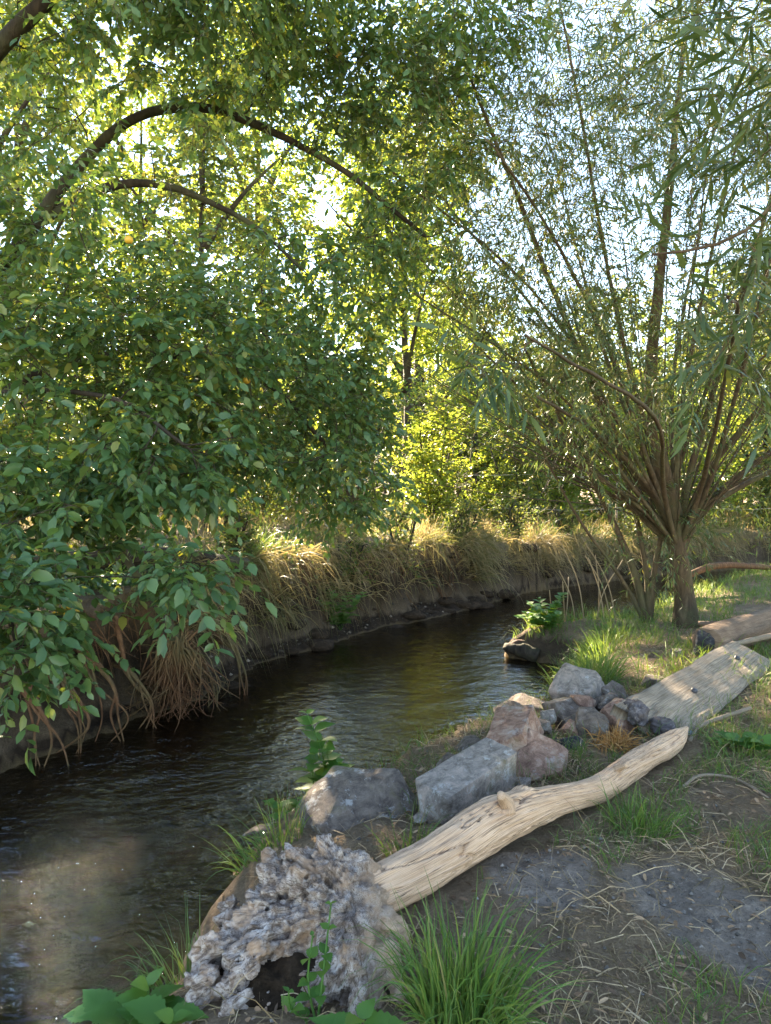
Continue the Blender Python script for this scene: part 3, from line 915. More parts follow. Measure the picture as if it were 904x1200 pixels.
bg_tree('leafy_tree', 'tree between the yellow-green tree and the willow stems', 3.2, 26, 7.5, 3.0, 130, M['far_leaf'], .17, .12, G)
bg_tree('leafy_tree', 'tree at the left end of the far bank behind the arching limbs', -8.5, 15, 11, 3.2, 170, M['far_leaf'], .15, .12, G)
bg_tree('leafy_tree', 'very tall tree rising behind the fruit tree crown', -8.0, 24, 15, 3.6, 170, M['bright_leaf'], .18, .15, G)
bg_tree('leafy_tree', 'tree on the right beyond the stream bend behind willow stems', 10.5, 20, 7, 3.0, 150, M['far_leaf'], .15, .08, G)
bg_tree('leafy_tree', 'distant tree filling the gap left of the yellow-green tree', 2.0, 31, 9, 3.8, 130, M['bright_leaf'], .2, .12, G)
bg_tree('leafy_tree', 'slender tall tree whose top shows under the arching limb', -3.6, 21, 14.5, 2.6, 170, M['bright_leaf'], .15, .35, G)
bg_tree('leafy_tree', 'tree behind the willow, right of the trunk', 8.8, 27, 8, 3.4, 130, M['far_leaf'], .17, .15, G)
bg_tree('leafy_tree', 'tallest tree of the wood, its top between the two crowns', 1.2, 28, 18, 3.6, 190, M['far_leaf'], .17, .35, G)
bg_tree('leafy_tree', 'tall dark tree behind the upper left limbs', -11, 22, 18, 4.2, 210, M['far_leaf'], .17, .25, G)
G2 = 'low bushes along the meadow'
for q, (x, y, h, w, lab) in enumerate([(3.4, 17.5, 2.3, 1.4, 'green bush just right of the bright upright shrub'), (5.9, 19.0, 3.0, 1.7, 'warm yellow bush behind the left willow stems'),
                                       (8.0, 18.3, 3.4, 1.6, 'tall bush seen through the right willow stems'), (11, 18.6, 2.6, 1.6, 'bush at the water bend far right of the willow trunk'),
                                       (-3.0, 17, 2.8, 1.5, 'shaded bush behind the fallen timber'), (-1.2, 20.5, 2.6, 1.4, 'yellow bush left of the bright upright shrub')]):
    bg_tree('meadow_bush', lab, x, y, h, w, 70, M['bright_leaf'] if q in (1, 2, 5) else M['far_leaf'], .11, .02, G2, 6, 11, True, 'bush', tw=.55, trunk_r=.03)

for x, y, h, lab in [(-.1, 17.2, 2.5, 'yellow-green bush filling the gap left of the bright upright shrub'), (2.3, 18.4, 2.9, 'yellow-green bush right behind the bright upright shrub'), (4.6, 20.2, 3.0, 'wide green bush between the willow stems and the meadow')]:
    bg_tree('meadow_bush', lab, x, y, h, 1.5, 70, M['bright_leaf'], .11, .02, G2, 6, 11, True, 'bush', tw=.55, trunk_r=.03)
for q in range(9):
    bg_tree('hedge_bush', 'dense bush of the hedge that closes the meadow', -7 + q * 2.7, 25 + (q % 3) * .6, 3.6 + (q * 7 % 4) * .3, 2.0, 46, M['far_leaf'], .22, .0, 'hedge bushes', 6, 10, True, 'bush', tw=.8, trunk_r=.03)

# a wood far behind that closes the view
f = MB(); tr_ = MB()
for q in range(46):
    a = math.radians(-48 + q * 2.2 + RNG.normal())
    R_ = RNG.uniform(36, 52)
    x, y = math.sin(a) * R_, math.cos(a) * R_
    h = RNG.uniform(7, 11.5)
    n = 650
    c = np.array([x, y, .4 + h * .52]) + nrm(RNG.normal(size=(n, 3))) * np.array([2.6, 2.6, h * .5]) * RNG.uniform(.45, 1, (n, 1)) * (1 + .3 * RNG.normal(size=(n, 1)))
    c[:, 2] = np.maximum(c[:, 2], .3)
    leaves(f, c, RNG.normal(size=(n, 3)), RNG.normal(size=(n, 3)) + np.array([0, -.5, .6]), RNG.uniform(.35, .8, n), RNG.uniform(.25, .5, n), 'dia')
    tube(tr_, np.array([(x, y, 0), (x + .2, y, h * .4), (x, y, h * .85)]), np.array([.22, .15, .04]), 6)
o = f.build('distant_wood', M['far_leaf'], kind='stuff'); tag(o, 'hazy wood of yellow-green trees closing the view behind the meadow', 'wood')
t2 = tr_.build('trunks', M['bark_dark'], o, kind='stuff')

# ------------------------------------------------------------------ grasses
def scatter(n, x0, x1, y0, y1): return RNG.uniform(x0, x1, n), RNG.uniform(y0, y1, n)

# far bank: long dry and green grass spilling over the cut face
def bank_tussocks(name, label, n, lo, hi, per, mat, L0, L1, outw, upw, b0, b1, w, seed):
    rg = np.random.default_rng(seed)
    seg = FAR[6:16]
    L = np.concatenate([[0], np.cumsum(np.linalg.norm(np.diff(seg, axis=0), axis=1))])
    s_ = rg.random(n) ** 1.2 * L[-1]
    x = np.interp(s_, L, seg[:, 0]); y = np.interp(s_, L, seg[:, 1])
    tg = nrm(np.stack([np.interp(s_ + .1, L, seg[:, 0]) - np.interp(s_ - .1, L, seg[:, 0]), np.interp(s_ + .1, L, seg[:, 1]) - np.interp(s_ - .1, L, seg[:, 1])], -1))
    inl = np.stack([-tg[:, 1], tg[:, 0]], -1)
    d = rg.uniform(lo, hi, n)
    cx, cy = x + inl[:, 0] * d, y + inl[:, 1] * d
    k = rg.integers(per // 2, per * 2, n)
    k = np.where(fbm(xy3(cx, cy) * 1.6, 2, 19) > .46, k, k // 8)
    ii = np.repeat(np.arange(n), k)
    hue = np.clip(np.repeat(rg.random(n), k) * .85 + rg.random(len(ii)) * .25 - .05, 0, 1)
    sc = np.repeat(rg.uniform(.5, 1.45, n), k)
    lean = np.repeat(rg.normal(size=(n, 2)) * .35, k, 0)
    px = cx[ii] + rg.normal(size=len(ii)) * .10; py = cy[ii] + rg.normal(size=len(ii)) * .10
    z, dn, df, wf, led, face = ground(px, py, True)
    ok = (df > .05) & (face > .30)
    px, py, z, ii, hue, sc, lean = px[ok], py[ok], z[ok], ii[ok], hue[ok], sc[ok], lean[ok]
    m = len(px); out = -inl[ii]
    D = np.stack([out[:, 0] * outw + lean[:, 0], out[:, 1] * outw + lean[:, 1], np.full(m, upw)], -1) + rg.normal(size=(m, 3)) * .25
    mb = MB()
    blades(mb, np.stack([px, py, z - .02], -1), D, rg.uniform(L0, L1, m) * sc, rg.uniform(w * .6, w * 1.4, m), rg.uniform(b0, b1, m), 5, hue)
    o = mb.build(name, mat, kind='stuff'); tag(o, label, 'grass')
bank_tussocks('hanging_grass', 'long dry tussock grass spilling over the cut face of the far bank', 520, .10, .85, 34, M['dry_grass'], .4, .95, .8, .40, 1.3, 2.8, .013, 3)
bank_tussocks('face_grass', 'brown dead grass clinging low on the cut face above the water', 420, .03, .5, 26, M['dry_grass'], .25, .7, .9, .1, 1.4, 3.0, .010, 6)
bank_tussocks('meadow_grass', 'tall sunlit straw-coloured grass along the top of the far bank', 420, .6, 3.4, 26, M['dry_grass'], .2, .55, .3, .9, .3, 1.2, .010, 4)
bank_tussocks('green_bank_grass', 'green grass clumps mixed into the top of the far bank', 260, .35, 3.0, 30, M['grass'], .2, .55, .5, .9, .4, 1.6, .010, 5)
# lumps of slumped earth at the foot of the far bank
ci = ico(2)
mb = MB()
seg = FAR[4:15]; L = np.concatenate([[0], np.cumsum(np.linalg.norm(np.diff(seg, axis=0), axis=1))])
for q in range(60):
    s_ = RNG.random() ** 1.3 * L[-1]; d = RNG.uniform(-.05, .38)
    x = np.interp(s_, L, seg[:, 0]) - d * .72; y = np.interp(s_, L, seg[:, 1]) + d * .66
    z = gz(x, y); rr = RNG.uniform(.04, .17)
    v = ci[0] * np.array([1.5, 1.2, .55]) * rr
    v = v * (1 + (fbm(v * 9 + q, 3, q) - .5)[:, None] * 1.0 + (fbm(v * 30 + q, 2, q) - .5)[:, None] * .4)
    mb.add(v + np.array([x, y, z - rr * .15]), None, ci[1])
o = mb.build('earth_clods', M['clod'], kind='stuff'); tag(o, 'dark lumps of slumped earth along the foot of the far bank', 'earth')

# meadow behind
x, y = scatter(18000, -10, 16, 9, 26)
dn, df = signed(x, y)
ok = (df > 1.2) & (fbm(xy3(x, y) * .8, 3, 5) > .38)
x, y = x[ok], y[ok]
mb = MB(); m = len(x)
blades(mb, np.stack([x, y, ground(x, y) - .02], -1), RNG.normal(size=(m, 3)) * .3 + np.array([0, 0, 1]), RNG.uniform(.2, .6, m), RNG.uniform(.012, .03, m), RNG.uniform(.2, .8, m), 3)
o = mb.build('far_meadow_grass', M['dry_grass'], kind='stuff'); tag(o, 'rough straw-coloured meadow grass behind the far bank', 'grass')

# far bank under the fruit tree: ivy-like ground cover on the face
n = 5200
t = RNG.random(n)
seg = FAR[2:9]
L = np.concatenate([[0], np.cumsum(np.linalg.norm(np.diff(seg, axis=0), axis=1))])
s = t * L[-1]
x = np.interp(s, L, seg[:, 0]) ; y = np.interp(s, L, seg[:, 1])
d = RNG.uniform(.25, 1.7, n)
x = x - d * .80; y = y + d * .60
z, dn, df, wf, led, face = ground(x, y, True)
ok = (face > .7) & (fbm(xy3(x, y) * 2.2, 3, 14) > .42)
x, y, z = x[ok], y[ok], z[ok]
mb = MB(); m = len(x)
leaves(mb, np.stack([x, y, z + RNG.uniform(.01, .22, m)], -1), RNG.normal(size=(m, 3)) + np.array([.6, -.6, -.2]), RNG.normal(size=(m, 3)) * .5 + np.array([.3, -.4, 1]), RNG.uniform(.04, .09, m), RNG.uniform(.03, .06, m), 'oval')
o = mb.build('bank_ground_cover', M['plum_leaf'], kind='stuff'); tag(o, 'low green leaves creeping on the shaded top of the undercut bank', 'ground cover')

# near bank: straw mat, green grass, litter
def near_mask(x, y):
    dn, df = signed(x, y)
    return dn
LOG = np.array([(-.30, 2.30), (.0, 2.5), (.23, 2.75), (.46, 2.96), (.72, 3.16), (.95, 3.3), (1.27, 3.65), (1.71, 4.07)])
def off_log(x, y, d=.10): return poly_dist(x, y, LOG) > d

x, y = scatter(88000, -.9, 5.2, 1.15, 8.5)
dn = near_mask(x, y)
dens = fbm(xy3(x, y) * 3.0, 4, 33)
dm = dirt_mask(x, y)
keep = (dn > .28) & off_log(x, y, .11) & (RNG.random(len(x)) < np.clip((dens - .24) * 3.2, 0, 1) * np.clip(1.5 - y * .13, .4, 1) * (1 - .82 * dm) * np.where(x < .3, .5, 1))
x, y = x[keep], y[keep]
m = len(x)
mb = MB()
D = RNG.normal(size=(m, 3)) * np.array([1, 1, .35]) + np.array([.15, -.25, .22])
blades(mb, np.stack([x, y, ground(x, y) + .004], -1), D, RNG.uniform(.05, .22, m), RNG.uniform(.002, .0052, m), RNG.uniform(.3, 1.1, m), 2)
o = mb.build('straw_mat', M['straw'], kind='stuff'); tag(o, 'flattened dry straw covering the near bank around the dirt patches', 'straw')

def green(n, x0, x1, y0, y1, thr, L0, L1, seed, w=.005, sc=2.4, extra=None):
    x, y = scatter(n, x0, x1, y0, y1)
    dn = near_mask(x, y)
    k = (dn > np.where((y > 5) & (y < 8), .26, .1)) & off_log(x, y, .12) & (fbm(xy3(x, y) * sc, 3, seed) > thr) & (dirt_mask(x, y) < .35)
    if extra is not None: k &= extra(x, y)
    x, y = x[k], y[k]; m = len(x)
    return np.stack([x, y, ground(x, y) - .01], -1), RNG.normal(size=(m, 3)) * .42 + np.array([0, -.05, 1]), RNG.uniform(L0, L1, m), RNG.uniform(w * .7, w * 1.3, m), RNG.uniform(.5, 1.3, m)
mb = MB()
blades(mb, *green(15000, .3, 3.4, 1.2, 4.2, .47, .05, .16, 101, .0035), segs=3)
blades(mb, *green(15000, 1.5, 5.0, 2.2, 5.6, .40, .06, .20, 102, .004), segs=3)
o = mb.build('short_green_grass', M['grass'], kind='stuff'); tag(o, 'short green grass growing through the straw on the near bank', 'grass')
mb = MB()
blades(mb, *green(26000, 1.0, 8.5, 5.2, 12.5, .38, .12, .32, 103, .007, 1.5), segs=3)
o = mb.build('tall_green_grass', M['grass'], kind='stuff'); tag(o, 'tall lush green grass between the rocks and the willow trunk', 'grass')
mb = MB()
blades(mb, *green(2600, -.6, 1.2, 3.3, 6.2, .42, .06, .22, 104, .004), segs=4)
o = mb.build('bank_edge_grass', M['grass'], kind='stuff'); tag(o, 'thin grass at the water edge around the rocks', 'grass')

def tuft(name, label, cx, cy, rad, n, L0, L1, w, lean, mat=None, group=None, spread=.55):
    r = rad * np.sqrt(RNG.random(n)); a = RNG.uniform(0, 2 * np.pi, n)
    ox, oy = r * np.cos(a), r * np.sin(a)
    D = np.stack([ox / rad * spread, oy / rad * spread, np.ones(n)], -1) + RNG.normal(size=(n, 3)) * .22 + np.array([*lean, 0])
    mb = MB()
    x, y = cx + ox, cy + oy
    blades(mb, np.stack([x, y, ground(x, y) - .02], -1), D, RNG.uniform(L0, L1, n), RNG.uniform(w * .6, w * 1.25, n), RNG.uniform(.25, 1.5, n), 6)
    o = mb.build(name, mat or M['grass']); tag(o, label, 'grass tuft', group)
tuft('grass_tuft', 'large dense tuft of long green blades in front of the pale driftwood log', .22, 2.02, .12, 480, .14, .44, .0080, (.06, 0), spread=.45)
tuft('grass_tuft', 'short green tuft against the far side of the dirt, under the log middle', 1.14, 3.14, .13, 260, .10, .24, .006, (.05, -.1))
tuft('grass_tuft', 'low green tuft in front of the old plank beside dock leaves', 2.05, 4.0, .18, 220, .08, .20, .006, (0, -.1))
tuft('grass_tuft', 'thin green tuft between the dark boulder and the log', .10, 2.95, .10, 90, .10, .26, .005, (.05, 0))
tuft('grass_tuft', 'grass tuft hanging over the water edge by the brown flat rock', .95, 5.6, .16, 160, .15, .38, .006, (-.3, .1))
tuft('grass_tuft', 'bushy green tuft behind the grey angular rock', 1.62, 5.75, .26, 420, .18, .42, .007, (0, 0))
tuft('grass_tuft', 'green tuft on the lower right corner of the bank near dirt', 2.5, 3.3, .16, 160, .08, .2, .005, (0, 0))

tuft('grass_tuft', 'green tuft drooping over the tip of the bank by the reddish snag', 1.95, 8.62, .18, 160, .12, .28, .009, (-.2, -.2))
tuft('grass_tuft', 'dense green tuft over the cut bank beside the bright pool', 2.45, 7.9, .22, 260, .15, .34, .009, (-.3, -.1))
tuft('grass_tuft', 'green tuft leaning over the pool below the willow', 2.15, 7.35, .22, 300, .2, .45, .009, (-.35, 0))
tuft('grass_tuft', 'low tuft behind the root burl on the stream side', -.52, 3.2, .14, 130, .12, .3, .006, (-.3, 0))
tuft('grass_tuft', 'thin drooping grass left of the root burl above the water', -.74, 2.45, .10, 80, .12, .34, .006, (-.4, 0))

# ------------------------------------------------------------------ the driftwood log with its root burl
log = empty('driftwood_log', (0, 0, 0), 'long pale barkless driftwood log with a gnarled grey root end beside the stream', 'log')
pts = np.array([(-.16, 2.40, .10, .06), (-.11, 2.43, .11, .09), (-.06, 2.47, .12, .105), (.02, 2.53, .125, .112), (.14, 2.65, .12, .115), (.27, 2.78, .13, .122), (.40, 2.90, .15, .130), (.52, 2.99, .16, .120),
                (.64, 3.08, .155, .100), (.76, 3.17, .145, .085), (.90, 3.27, .125, .076), (1.03, 3.38, .11, .078), (1.20, 3.57, .105, .082), (1.38, 3.75, .105, .083), (1.55, 3.92, .105, .082), (1.64, 4.01, .110, .074), (1.71, 4.08, .125, .045), (1.76, 4.12, .145, .012)])
c = catmull(pts, .010)
P, R = c[:, :3], c[:, 3] * .76
ns = 132
def logwarp(t, a):
    tt = np.broadcast_to(t, (t.shape[0], a.shape[1])); aa = np.broadcast_to(a, tt.shape)
    tw = aa + tt * 1.6
    q = np.stack([tt * 9, np.cos(tw) * 1.3, np.sin(tw) * 1.3], -1)
    f = 1 + (fbm(q, 4, 5) - .5) * .42
    q2 = np.stack([tt * 16, np.cos(tw) * 9, np.sin(tw) * 9], -1)
    f = f + (fbm(q2, 3, 9) - .5) * .16                      # flutes that run with the grain
    q3 = np.stack([tt * 7 + 3, np.cos(tw) * 4.5, np.sin(tw) * 4.5], -1)
    v = vnoise(q3, 15)
    cr = np.exp(-((v - .5) / .018) ** 2) * smooth((vnoise(q3 * np.array([.6, .25, .25]), 77) - .42) / .1)
    f = f - cr * .30                                         # drying cracks
    k = np.exp(-((tt - .395) / .018) ** 2 - ((np.cos(aa - 1.9) - 1) / .22) ** 2)
    f = f + k * (.16 + .12 * np.sin(aa * 14 + tt * 200))     # knot
    return f
mb = MB()
tube(mb, P, R, ns, True, None, logwarp)
mb.build('trunk', M['driftwood'], log)
for b0, b1, r0 in (((.50, 2.92, .25), (.47, 2.86, .31), .022), ((1.14, 3.47, .16), (1.17, 3.42, .205), .014)):       # broken branch stubs
    mb = MB()
    cc = catmull(np.array([np.array(b0) - np.array([0, 0, .04]), np.array(b0), np.array(b1)]), .008)
    tube(mb, cc, np.linspace(r0 * 1.9, r0 * .75, len(cc)), 16, True, None, lambda t, a: 1 + (fbm(np.stack([np.broadcast_to(t, (t.shape[0], a.shape[1])) * 3, np.cos(a) * 3 + 0 * t, np.sin(a) * 3 + 0 * t], -1), 3, 5) - .5) * .6)
    mb.build('branch_stub', M['driftwood'], log)

# the burl: a mat of twisted, knotted roots that runs out of the log, with an open hollow in its middle
rb = np.random.default_rng(21)
B0 = np.array([-.08, 2.44, .10])
rim = catmull(np.array([(-.16, 2.53, .22), (-.30, 2.50, .25), (-.42, 2.46, .25), (-.54, 2.38, .20), (-.63, 2.26, .13), (-.67, 2.10, .05), (-.61, 1.97, -.03), (-.46, 1.88, -.08), (-.27, 1.86, -.10), (-.07, 1.93, -.08), (.05, 2.03, -.05)]), .02)
CAV = np.array([-.22, 2.20, .10])
burl = MB()
def root_strand(c, r0, r1, flat=.75):
    n = len(c)
    t = np.linspace(0, 1, n)
    sd_ = rb.random() * 50
    knob = .86 + .30 * fbm(np.stack([t * 6 + sd_, 0 * t, 0 * t], -1), 3, 7)
    R = (r0 + (r1 - r0) * t ** 1.2) * knob
    ph = rb.random() * 6
    def wp(tt, a):
        tb = np.broadcast_to(tt, (tt.shape[0], a.shape[1])); ab = np.broadcast_to(a, tb.shape) + tb * 3.0
        f = 1 + (ridged(np.stack([tb * 2.2 + sd_, np.cos(ab) * 1.6, np.sin(ab) * 1.6], -1), 2, 4) - .45) * .55
        f = f + (fbm(np.stack([tb * 9 + sd_, np.cos(ab) * 3, np.sin(ab) * 3], -1), 3, 6) - .5) * .18
        return f * np.where(np.cos(ab * 2 + ph) > 0, 1.0, flat)
    tube(burl, c, R, 14, True, None, wp)
def wavy(c0, tip, sag, wig, n=7):
    ax_ = tip - c0
    t = np.linspace(0, 1, n)[:, None]
    pts = c0 + ax_ * t + np.array([0, 0, 1.0]) * (sag * 4 * t * (1 - t))
    pts[1:-1] += rb.normal(size=(n - 2, 3)) * wig
    pts[-1] += np.array([0, 0, rb.uniform(-.03, .02)])
    return catmull(pts, .014)
made = 0
while made < 115:
    f = rb.random()
    tip = rim[int(f * (len(rim) - 1))]
    layer = rb.random()
    c0 = B0 + rb.normal(size=3) * np.array([.03, .028, .028])
    tip = c0 + (tip - c0) * rb.uniform(.55, 1.05) + np.array([.05, .13, -.13]) * layer + rb.normal(size=3) * .03
    c = wavy(c0, tip, rb.uniform(-.01, .06), .032)
    dcv = np.linalg.norm((c - CAV) / np.array([1, 1.3, 1.3]), axis=1).min()
    made += 1
    if dcv < .05 and layer < .8: continue
    root_strand(c, rb.uniform(.022, .044), rb.uniform(.014, .034))
for q in range(70):                          # knots and curled ends that follow the outline
    k_ = int(rb.uniform(0, .93) * (len(rim) - 8)); ln = int(rb.uniform(4, 10))
    sh = rb.uniform(.55, 1.0); off = np.array([.04, .10, -.10]) * rb.random()
    c = B0 + (rim[k_:k_ + ln] - B0) * sh + off
    c = c + np.cumsum(rb.normal(size=c.shape) * .010, axis=0)
    if np.linalg.norm(c - CAV, axis=1).min() < .09: continue
    root_strand(catmull(c, .012), rb.uniform(.020, .042), rb.uniform(.016, .036))
root_strand(catmull(np.array([(-.02, 2.50, .17), (-.12, 2.47, .22), (-.20, 2.44, .24), (-.245, 2.38, .21), (-.24, 2.33, .16)]), .012), .042, .030)      # rolled lip above the hollow
root_strand(catmull(np.array([(-.02, 2.44, .14), (-.07, 2.33, .13), (-.10, 2.24, .10), (-.16, 2.14, .05), (-.26, 2.06, .0), (-.36, 2.0, -.04)]), .012), .045, .034)   # pale root under the hollow
root_strand(catmull(np.array([(.0, 2.42, .08), (-.02, 2.28, .05), (-.04, 2.15, .0), (-.08, 2.02, -.05)]), .012), .038, .028)
tmp = bpy.data.objects.new('tmp', burl.data('tmp', None)); COL.objects.link(tmp)
md = tmp.modifiers.new('r', 'REMESH'); md.mode = 'VOXEL'; md.voxel_size = .0075; md.use_smooth_shade = True
dg = bpy.context.evaluated_depsgraph_get()
me = bpy.data.meshes.new_from_object(tmp.evaluated_get(dg))
bpy.data.objects.remove(tmp)
nv = len(me.vertices)
V = np.zeros(nv * 3, np.float32); me.vertices.foreach_get('co', V); V = V.reshape(-1, 3).astype(float)
Nn = np.zeros(nv * 3, np.float32); me.vertices.foreach_get('normal', Nn); Nn = Nn.reshape(-1, 3).astype(float)
amt = smooth((-.04 - V[:, 0]) / .22)
wv = V + (np.stack([fbm(V * 8, 3, 1), fbm(V * 8, 3, 2), fbm(V * 8, 3, 4)], -1) - .5) * .10
fan = nrm(V - B0) * 9.0 + wv * 5
d = (ridged(fan, 2, 30) - .45) * .046 + (ridged(fan * 2.7 + 3, 2, 33) - .45) * .012 + (fbm(wv * 30, 3, 40) - .5) * .008
pit = smooth((vnoise(wv * 14, 70) - .66) / .14) * .024
V = V + Nn * ((d - pit) * (.3 + .7 * amt))[:, None]
V = np.where((V[:, :1] < -.05), B0 + (V - B0) * (1 - .08 * amt[:, None]), V)
me.vertices.foreach_set('co', V.astype(np.float32).ravel())
me.update()
fb = me.attributes.new('fibre', 'FLOAT_VECTOR', 'POINT'); fb.data.foreach_set('vector', (nrm(V - B0) * 14 + V * 5).astype(np.float32).ravel())
ta = me.attributes.new('tan', 'FLOAT', 'POINT'); ta.data.foreach_set('value', ((1 - smooth((.03 - V[:, 0]) / .12)) * .8).astype(np.float32))
me.materials.clear(); me.materials.append(M['burl'])
o = bpy.data.objects.new('root_burl', me); COL.objects.link(o); o.parent = log; o['label'] = 'gnarled grey-white root end of twisted roots round a dark hollow'
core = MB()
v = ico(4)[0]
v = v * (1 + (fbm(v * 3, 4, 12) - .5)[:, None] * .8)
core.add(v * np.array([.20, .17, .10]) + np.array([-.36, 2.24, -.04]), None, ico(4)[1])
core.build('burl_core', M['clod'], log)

# ------------------------------------------------------------------ stones
ICO = ico(4)
def stone(name, label, loc, size, rot, mat, seed, box=.55, planes=9, rough=.06, group='rocks along the near bank'):
    import bmesh
    r = np.random.default_rng(seed)
    pw = 2 + 7 * (1 - box)
    v = nrm(r.normal(size=(9 + planes, 3)))
    if box < .5: v = np.vstack([v, np.array([(a, b, c) for a in (-1, 1) for b in (-1, 1) for c in (-1, 1)]) * r.uniform(.8, 1.0, (8, 3))])
    v = v / ((np.abs(v) ** pw).sum(1, keepdims=True) ** (1 / pw)) * r.uniform(.86, 1.0, (len(v), 1))
    v = v * np.array(size) * .5
    bm = bmesh.new()
    for q in v: bm.verts.new(q)
    bmesh.ops.convex_hull(bm, input=bm.verts)
    bmesh.ops.delete(bm, geom=[q for q in bm.verts if not q.link_faces], context='VERTS')
    bmesh.ops.dissolve_limit(bm, angle_limit=.16, verts=bm.verts, edges=bm.edges)
    m_ = min(size)
    bmesh.ops.bevel(bm, geom=bm.edges[:], offset=m_ * .022, segments=2, profile=.6, affect='EDGES')
    bmesh.ops.triangulate(bm, faces=bm.faces[:])
    for it in range(6):
        lim = m_ * .10
        es = [q for q in bm.edges if q.calc_length() > lim]
        if not es or len(bm.faces) > 1500: break
        bmesh.ops.subdivide_edges(bm, edges=es, cuts=1)
        bmesh.ops.triangulate(bm, faces=bm.faces[:])
    bm.normal_update()
    V = np.array([q.co[:] for q in bm.verts]); Nq = np.array([q.normal[:] for q in bm.verts]); F = np.array([[q.index for q in f.verts] for f in bm.faces])
    bm.free()
    k = 1 / m_
    V = V + Nq * (((fbm(V * k * 2.2 + seed, 3, seed) - .5) * rough * 1.3 + (ridged(V * k * 5 + seed, 3, seed + 3) - .5) * rough * .75 + (fbm(V * k * 16, 3, seed + 6) - .5) * rough * .35) * m_)[:, None]
    mb = MB(); mb.add(V, None, F)
    o = mb.build(name, mat)
    o.data.set_sharp_from_angle(angle=math.radians(30))
    o.rotation_euler = rot; o.location = loc
    tag(o, label, 'rock', group)
    return o
S = math.radians
stone('rock', 'big dark slate boulder with a sloping top at the water edge beside the nettle', (-.12, 3.42, -.06), (.60, .56, .42), (S(22), S(-10), S(30)), M['stone_dark'], 3, .6, 10)
stone('rock', 'brown litter-covered lump joined to the dark boulder on its stream side', (.08, 3.80, -.14), (.36, .62, .28), (S(6), 0, S(-14)), M['stone_brown'], 32, .7, 8)
stone('rock', 'pale grey rectangular block lying against the driftwood log', (.40, 3.44, .10), (.64, .27, .28), (S(6), S(-9), S(42)), M['stone_grey'], 5, .38, 5, .035)
stone('rock', 'reddish brown oblong block leaning up behind the pale grey block', (.74, 4.03, .12), (.28, .50, .27), (S(10), S(-16), S(-22)), M['stone_red'], 8, .42, 6, .04)
stone('rock', 'squat reddish rock between the oblong block and the log', (.82, 3.80, .07), (.33, .31, .30), (S(8), S(10), S(20)), M['stone_red'], 12, .55, 9)
stone('rock', 'large grey angular rock in the grass above the rock heap', (1.36, 5.05, .06), (.38, .34, .36), (S(18), S(6), S(-30)), M['stone_grey'], 15, .5, 9)
stone('rock', 'flat brown rock at the back of the heap by the pool', (1.0, 5.0, -.06), (.50, .34, .26), (0, S(5), S(-14)), M['stone_brown'], 18, .6, 8)
stone('rock', 'brown slab tilted behind the small grey cobble', (1.18, 4.60, .03), (.30, .34, .26), (S(16), S(-6), S(24)), M['stone_brown'], 21, .5, 9)
stone('rock', 'small grey upright cobble resting on the brown slab', (1.02, 4.48, .09), (.12, .16, .16), (S(20), S(4), S(12)), M['stone_grey'], 24, .65, 6)
stone('rock', 'small black stone in the middle of the heap', (1.07, 4.14, .04), (.20, .16, .14), (0, S(10), S(15)), M['stone_black'], 27, .7, 8)
stone('rock', 'smooth blue-grey cobble touching the oblong red block', (.60, 4.42, -.06), (.15, .15, .13), (0, 0, S(20)), M['stone_blue'], 29, .9, 2, .02)
stone('rock', 'brown rock next to the rusty dried moss', (1.28, 4.36, .06), (.22, .24, .24), (S(8), 0, S(-20)), M['stone_brown'], 35, .5, 8)
stone('rock', 'pinkish rock wedged below the ragged plank end', (1.46, 4.44, .08), (.24, .28, .24), (S(10), S(-6), S(30)), M['stone_red'], 38, .5, 9)
stone('rock', 'low grey rock behind the old plank in the grass', (2.12, 5.45, -.0), (.42, .24, .18), (0, S(4), S(26)), M['stone_dark'], 41, .6, 8)
stone('rock', 'small pale stone on the soil between boulder and log', (.17, 3.24, .02), (.07, .12, .07), (0, 0, S(-30)), M['stone_grey'], 44, .7, 7)
stone('rock', 'little white stone at the pointed end of the log', (1.83, 4.24, .04), (.11, .09, .08), (0, S(10), S(10)), M['stone_blue'], 47, .6, 6)
stone('rock', 'dark stone under the oblong block at the edge of the soil', (.60, 3.92, -.03), (.14, .18, .12), (0, 0, S(40)), M['stone_black'], 50, .6, 8)
stone('rock', 'rounded drowned rock just under the stream surface', (-.85, 4.35, -.62), (.50, .36, .18), (0, S(4), S(30)), M['stone_dark'], 53, .8, 5)
stone('rock', 'little grey stone in the grass by the broken log', (2.60, 6.35, .0), (.18, .16, .15), (0, 0, S(12)), M['stone_grey'], 56, .7, 7)

for q, (x, y, sz, mt, lab) in enumerate([(.93, 4.32, .15, 'stone_brown', 'fist-sized brown stone in the gap behind the squat reddish rock'), (1.30, 4.72, .20, 'stone_red', 'pink rubble stone below the large grey angular rock'),
                                        (.86, 4.72, .22, 'stone_brown', 'brown stone sunk in the soil between cobble and flat rock'), (1.50, 4.78, .16, 'stone_dark', 'dark rubble stone behind the pinkish rock'),
                                        (1.12, 4.32, .12, 'stone_red', 'small pink stone beside the black stone'), (.50, 4.10, .16, 'stone_dark', 'dark stone on the water side of the oblong red block'),
                                        (.36, 3.85, .13, 'stone_brown', 'small brown stone behind the pale grey block'), (1.62, 5.0, .20, 'stone_brown', 'brown rubble stone at the foot of the grass by the plank'),
                                        (.30, 3.22, .10, 'stone_dark', 'small dark stone under the pale grey block front'), (.68, 3.58, .11, 'stone_grey', 'little grey stone tucked against the log behind the block')]):
    stone('rock', lab, (x, y, gz(x, y) + sz * .22), (sz * 1.2, sz, sz * .85), (S(q * 37 % 30), S(q * 23 % 25), S(q * 61)), M[mt], 60 + q * 3, .5, 8)

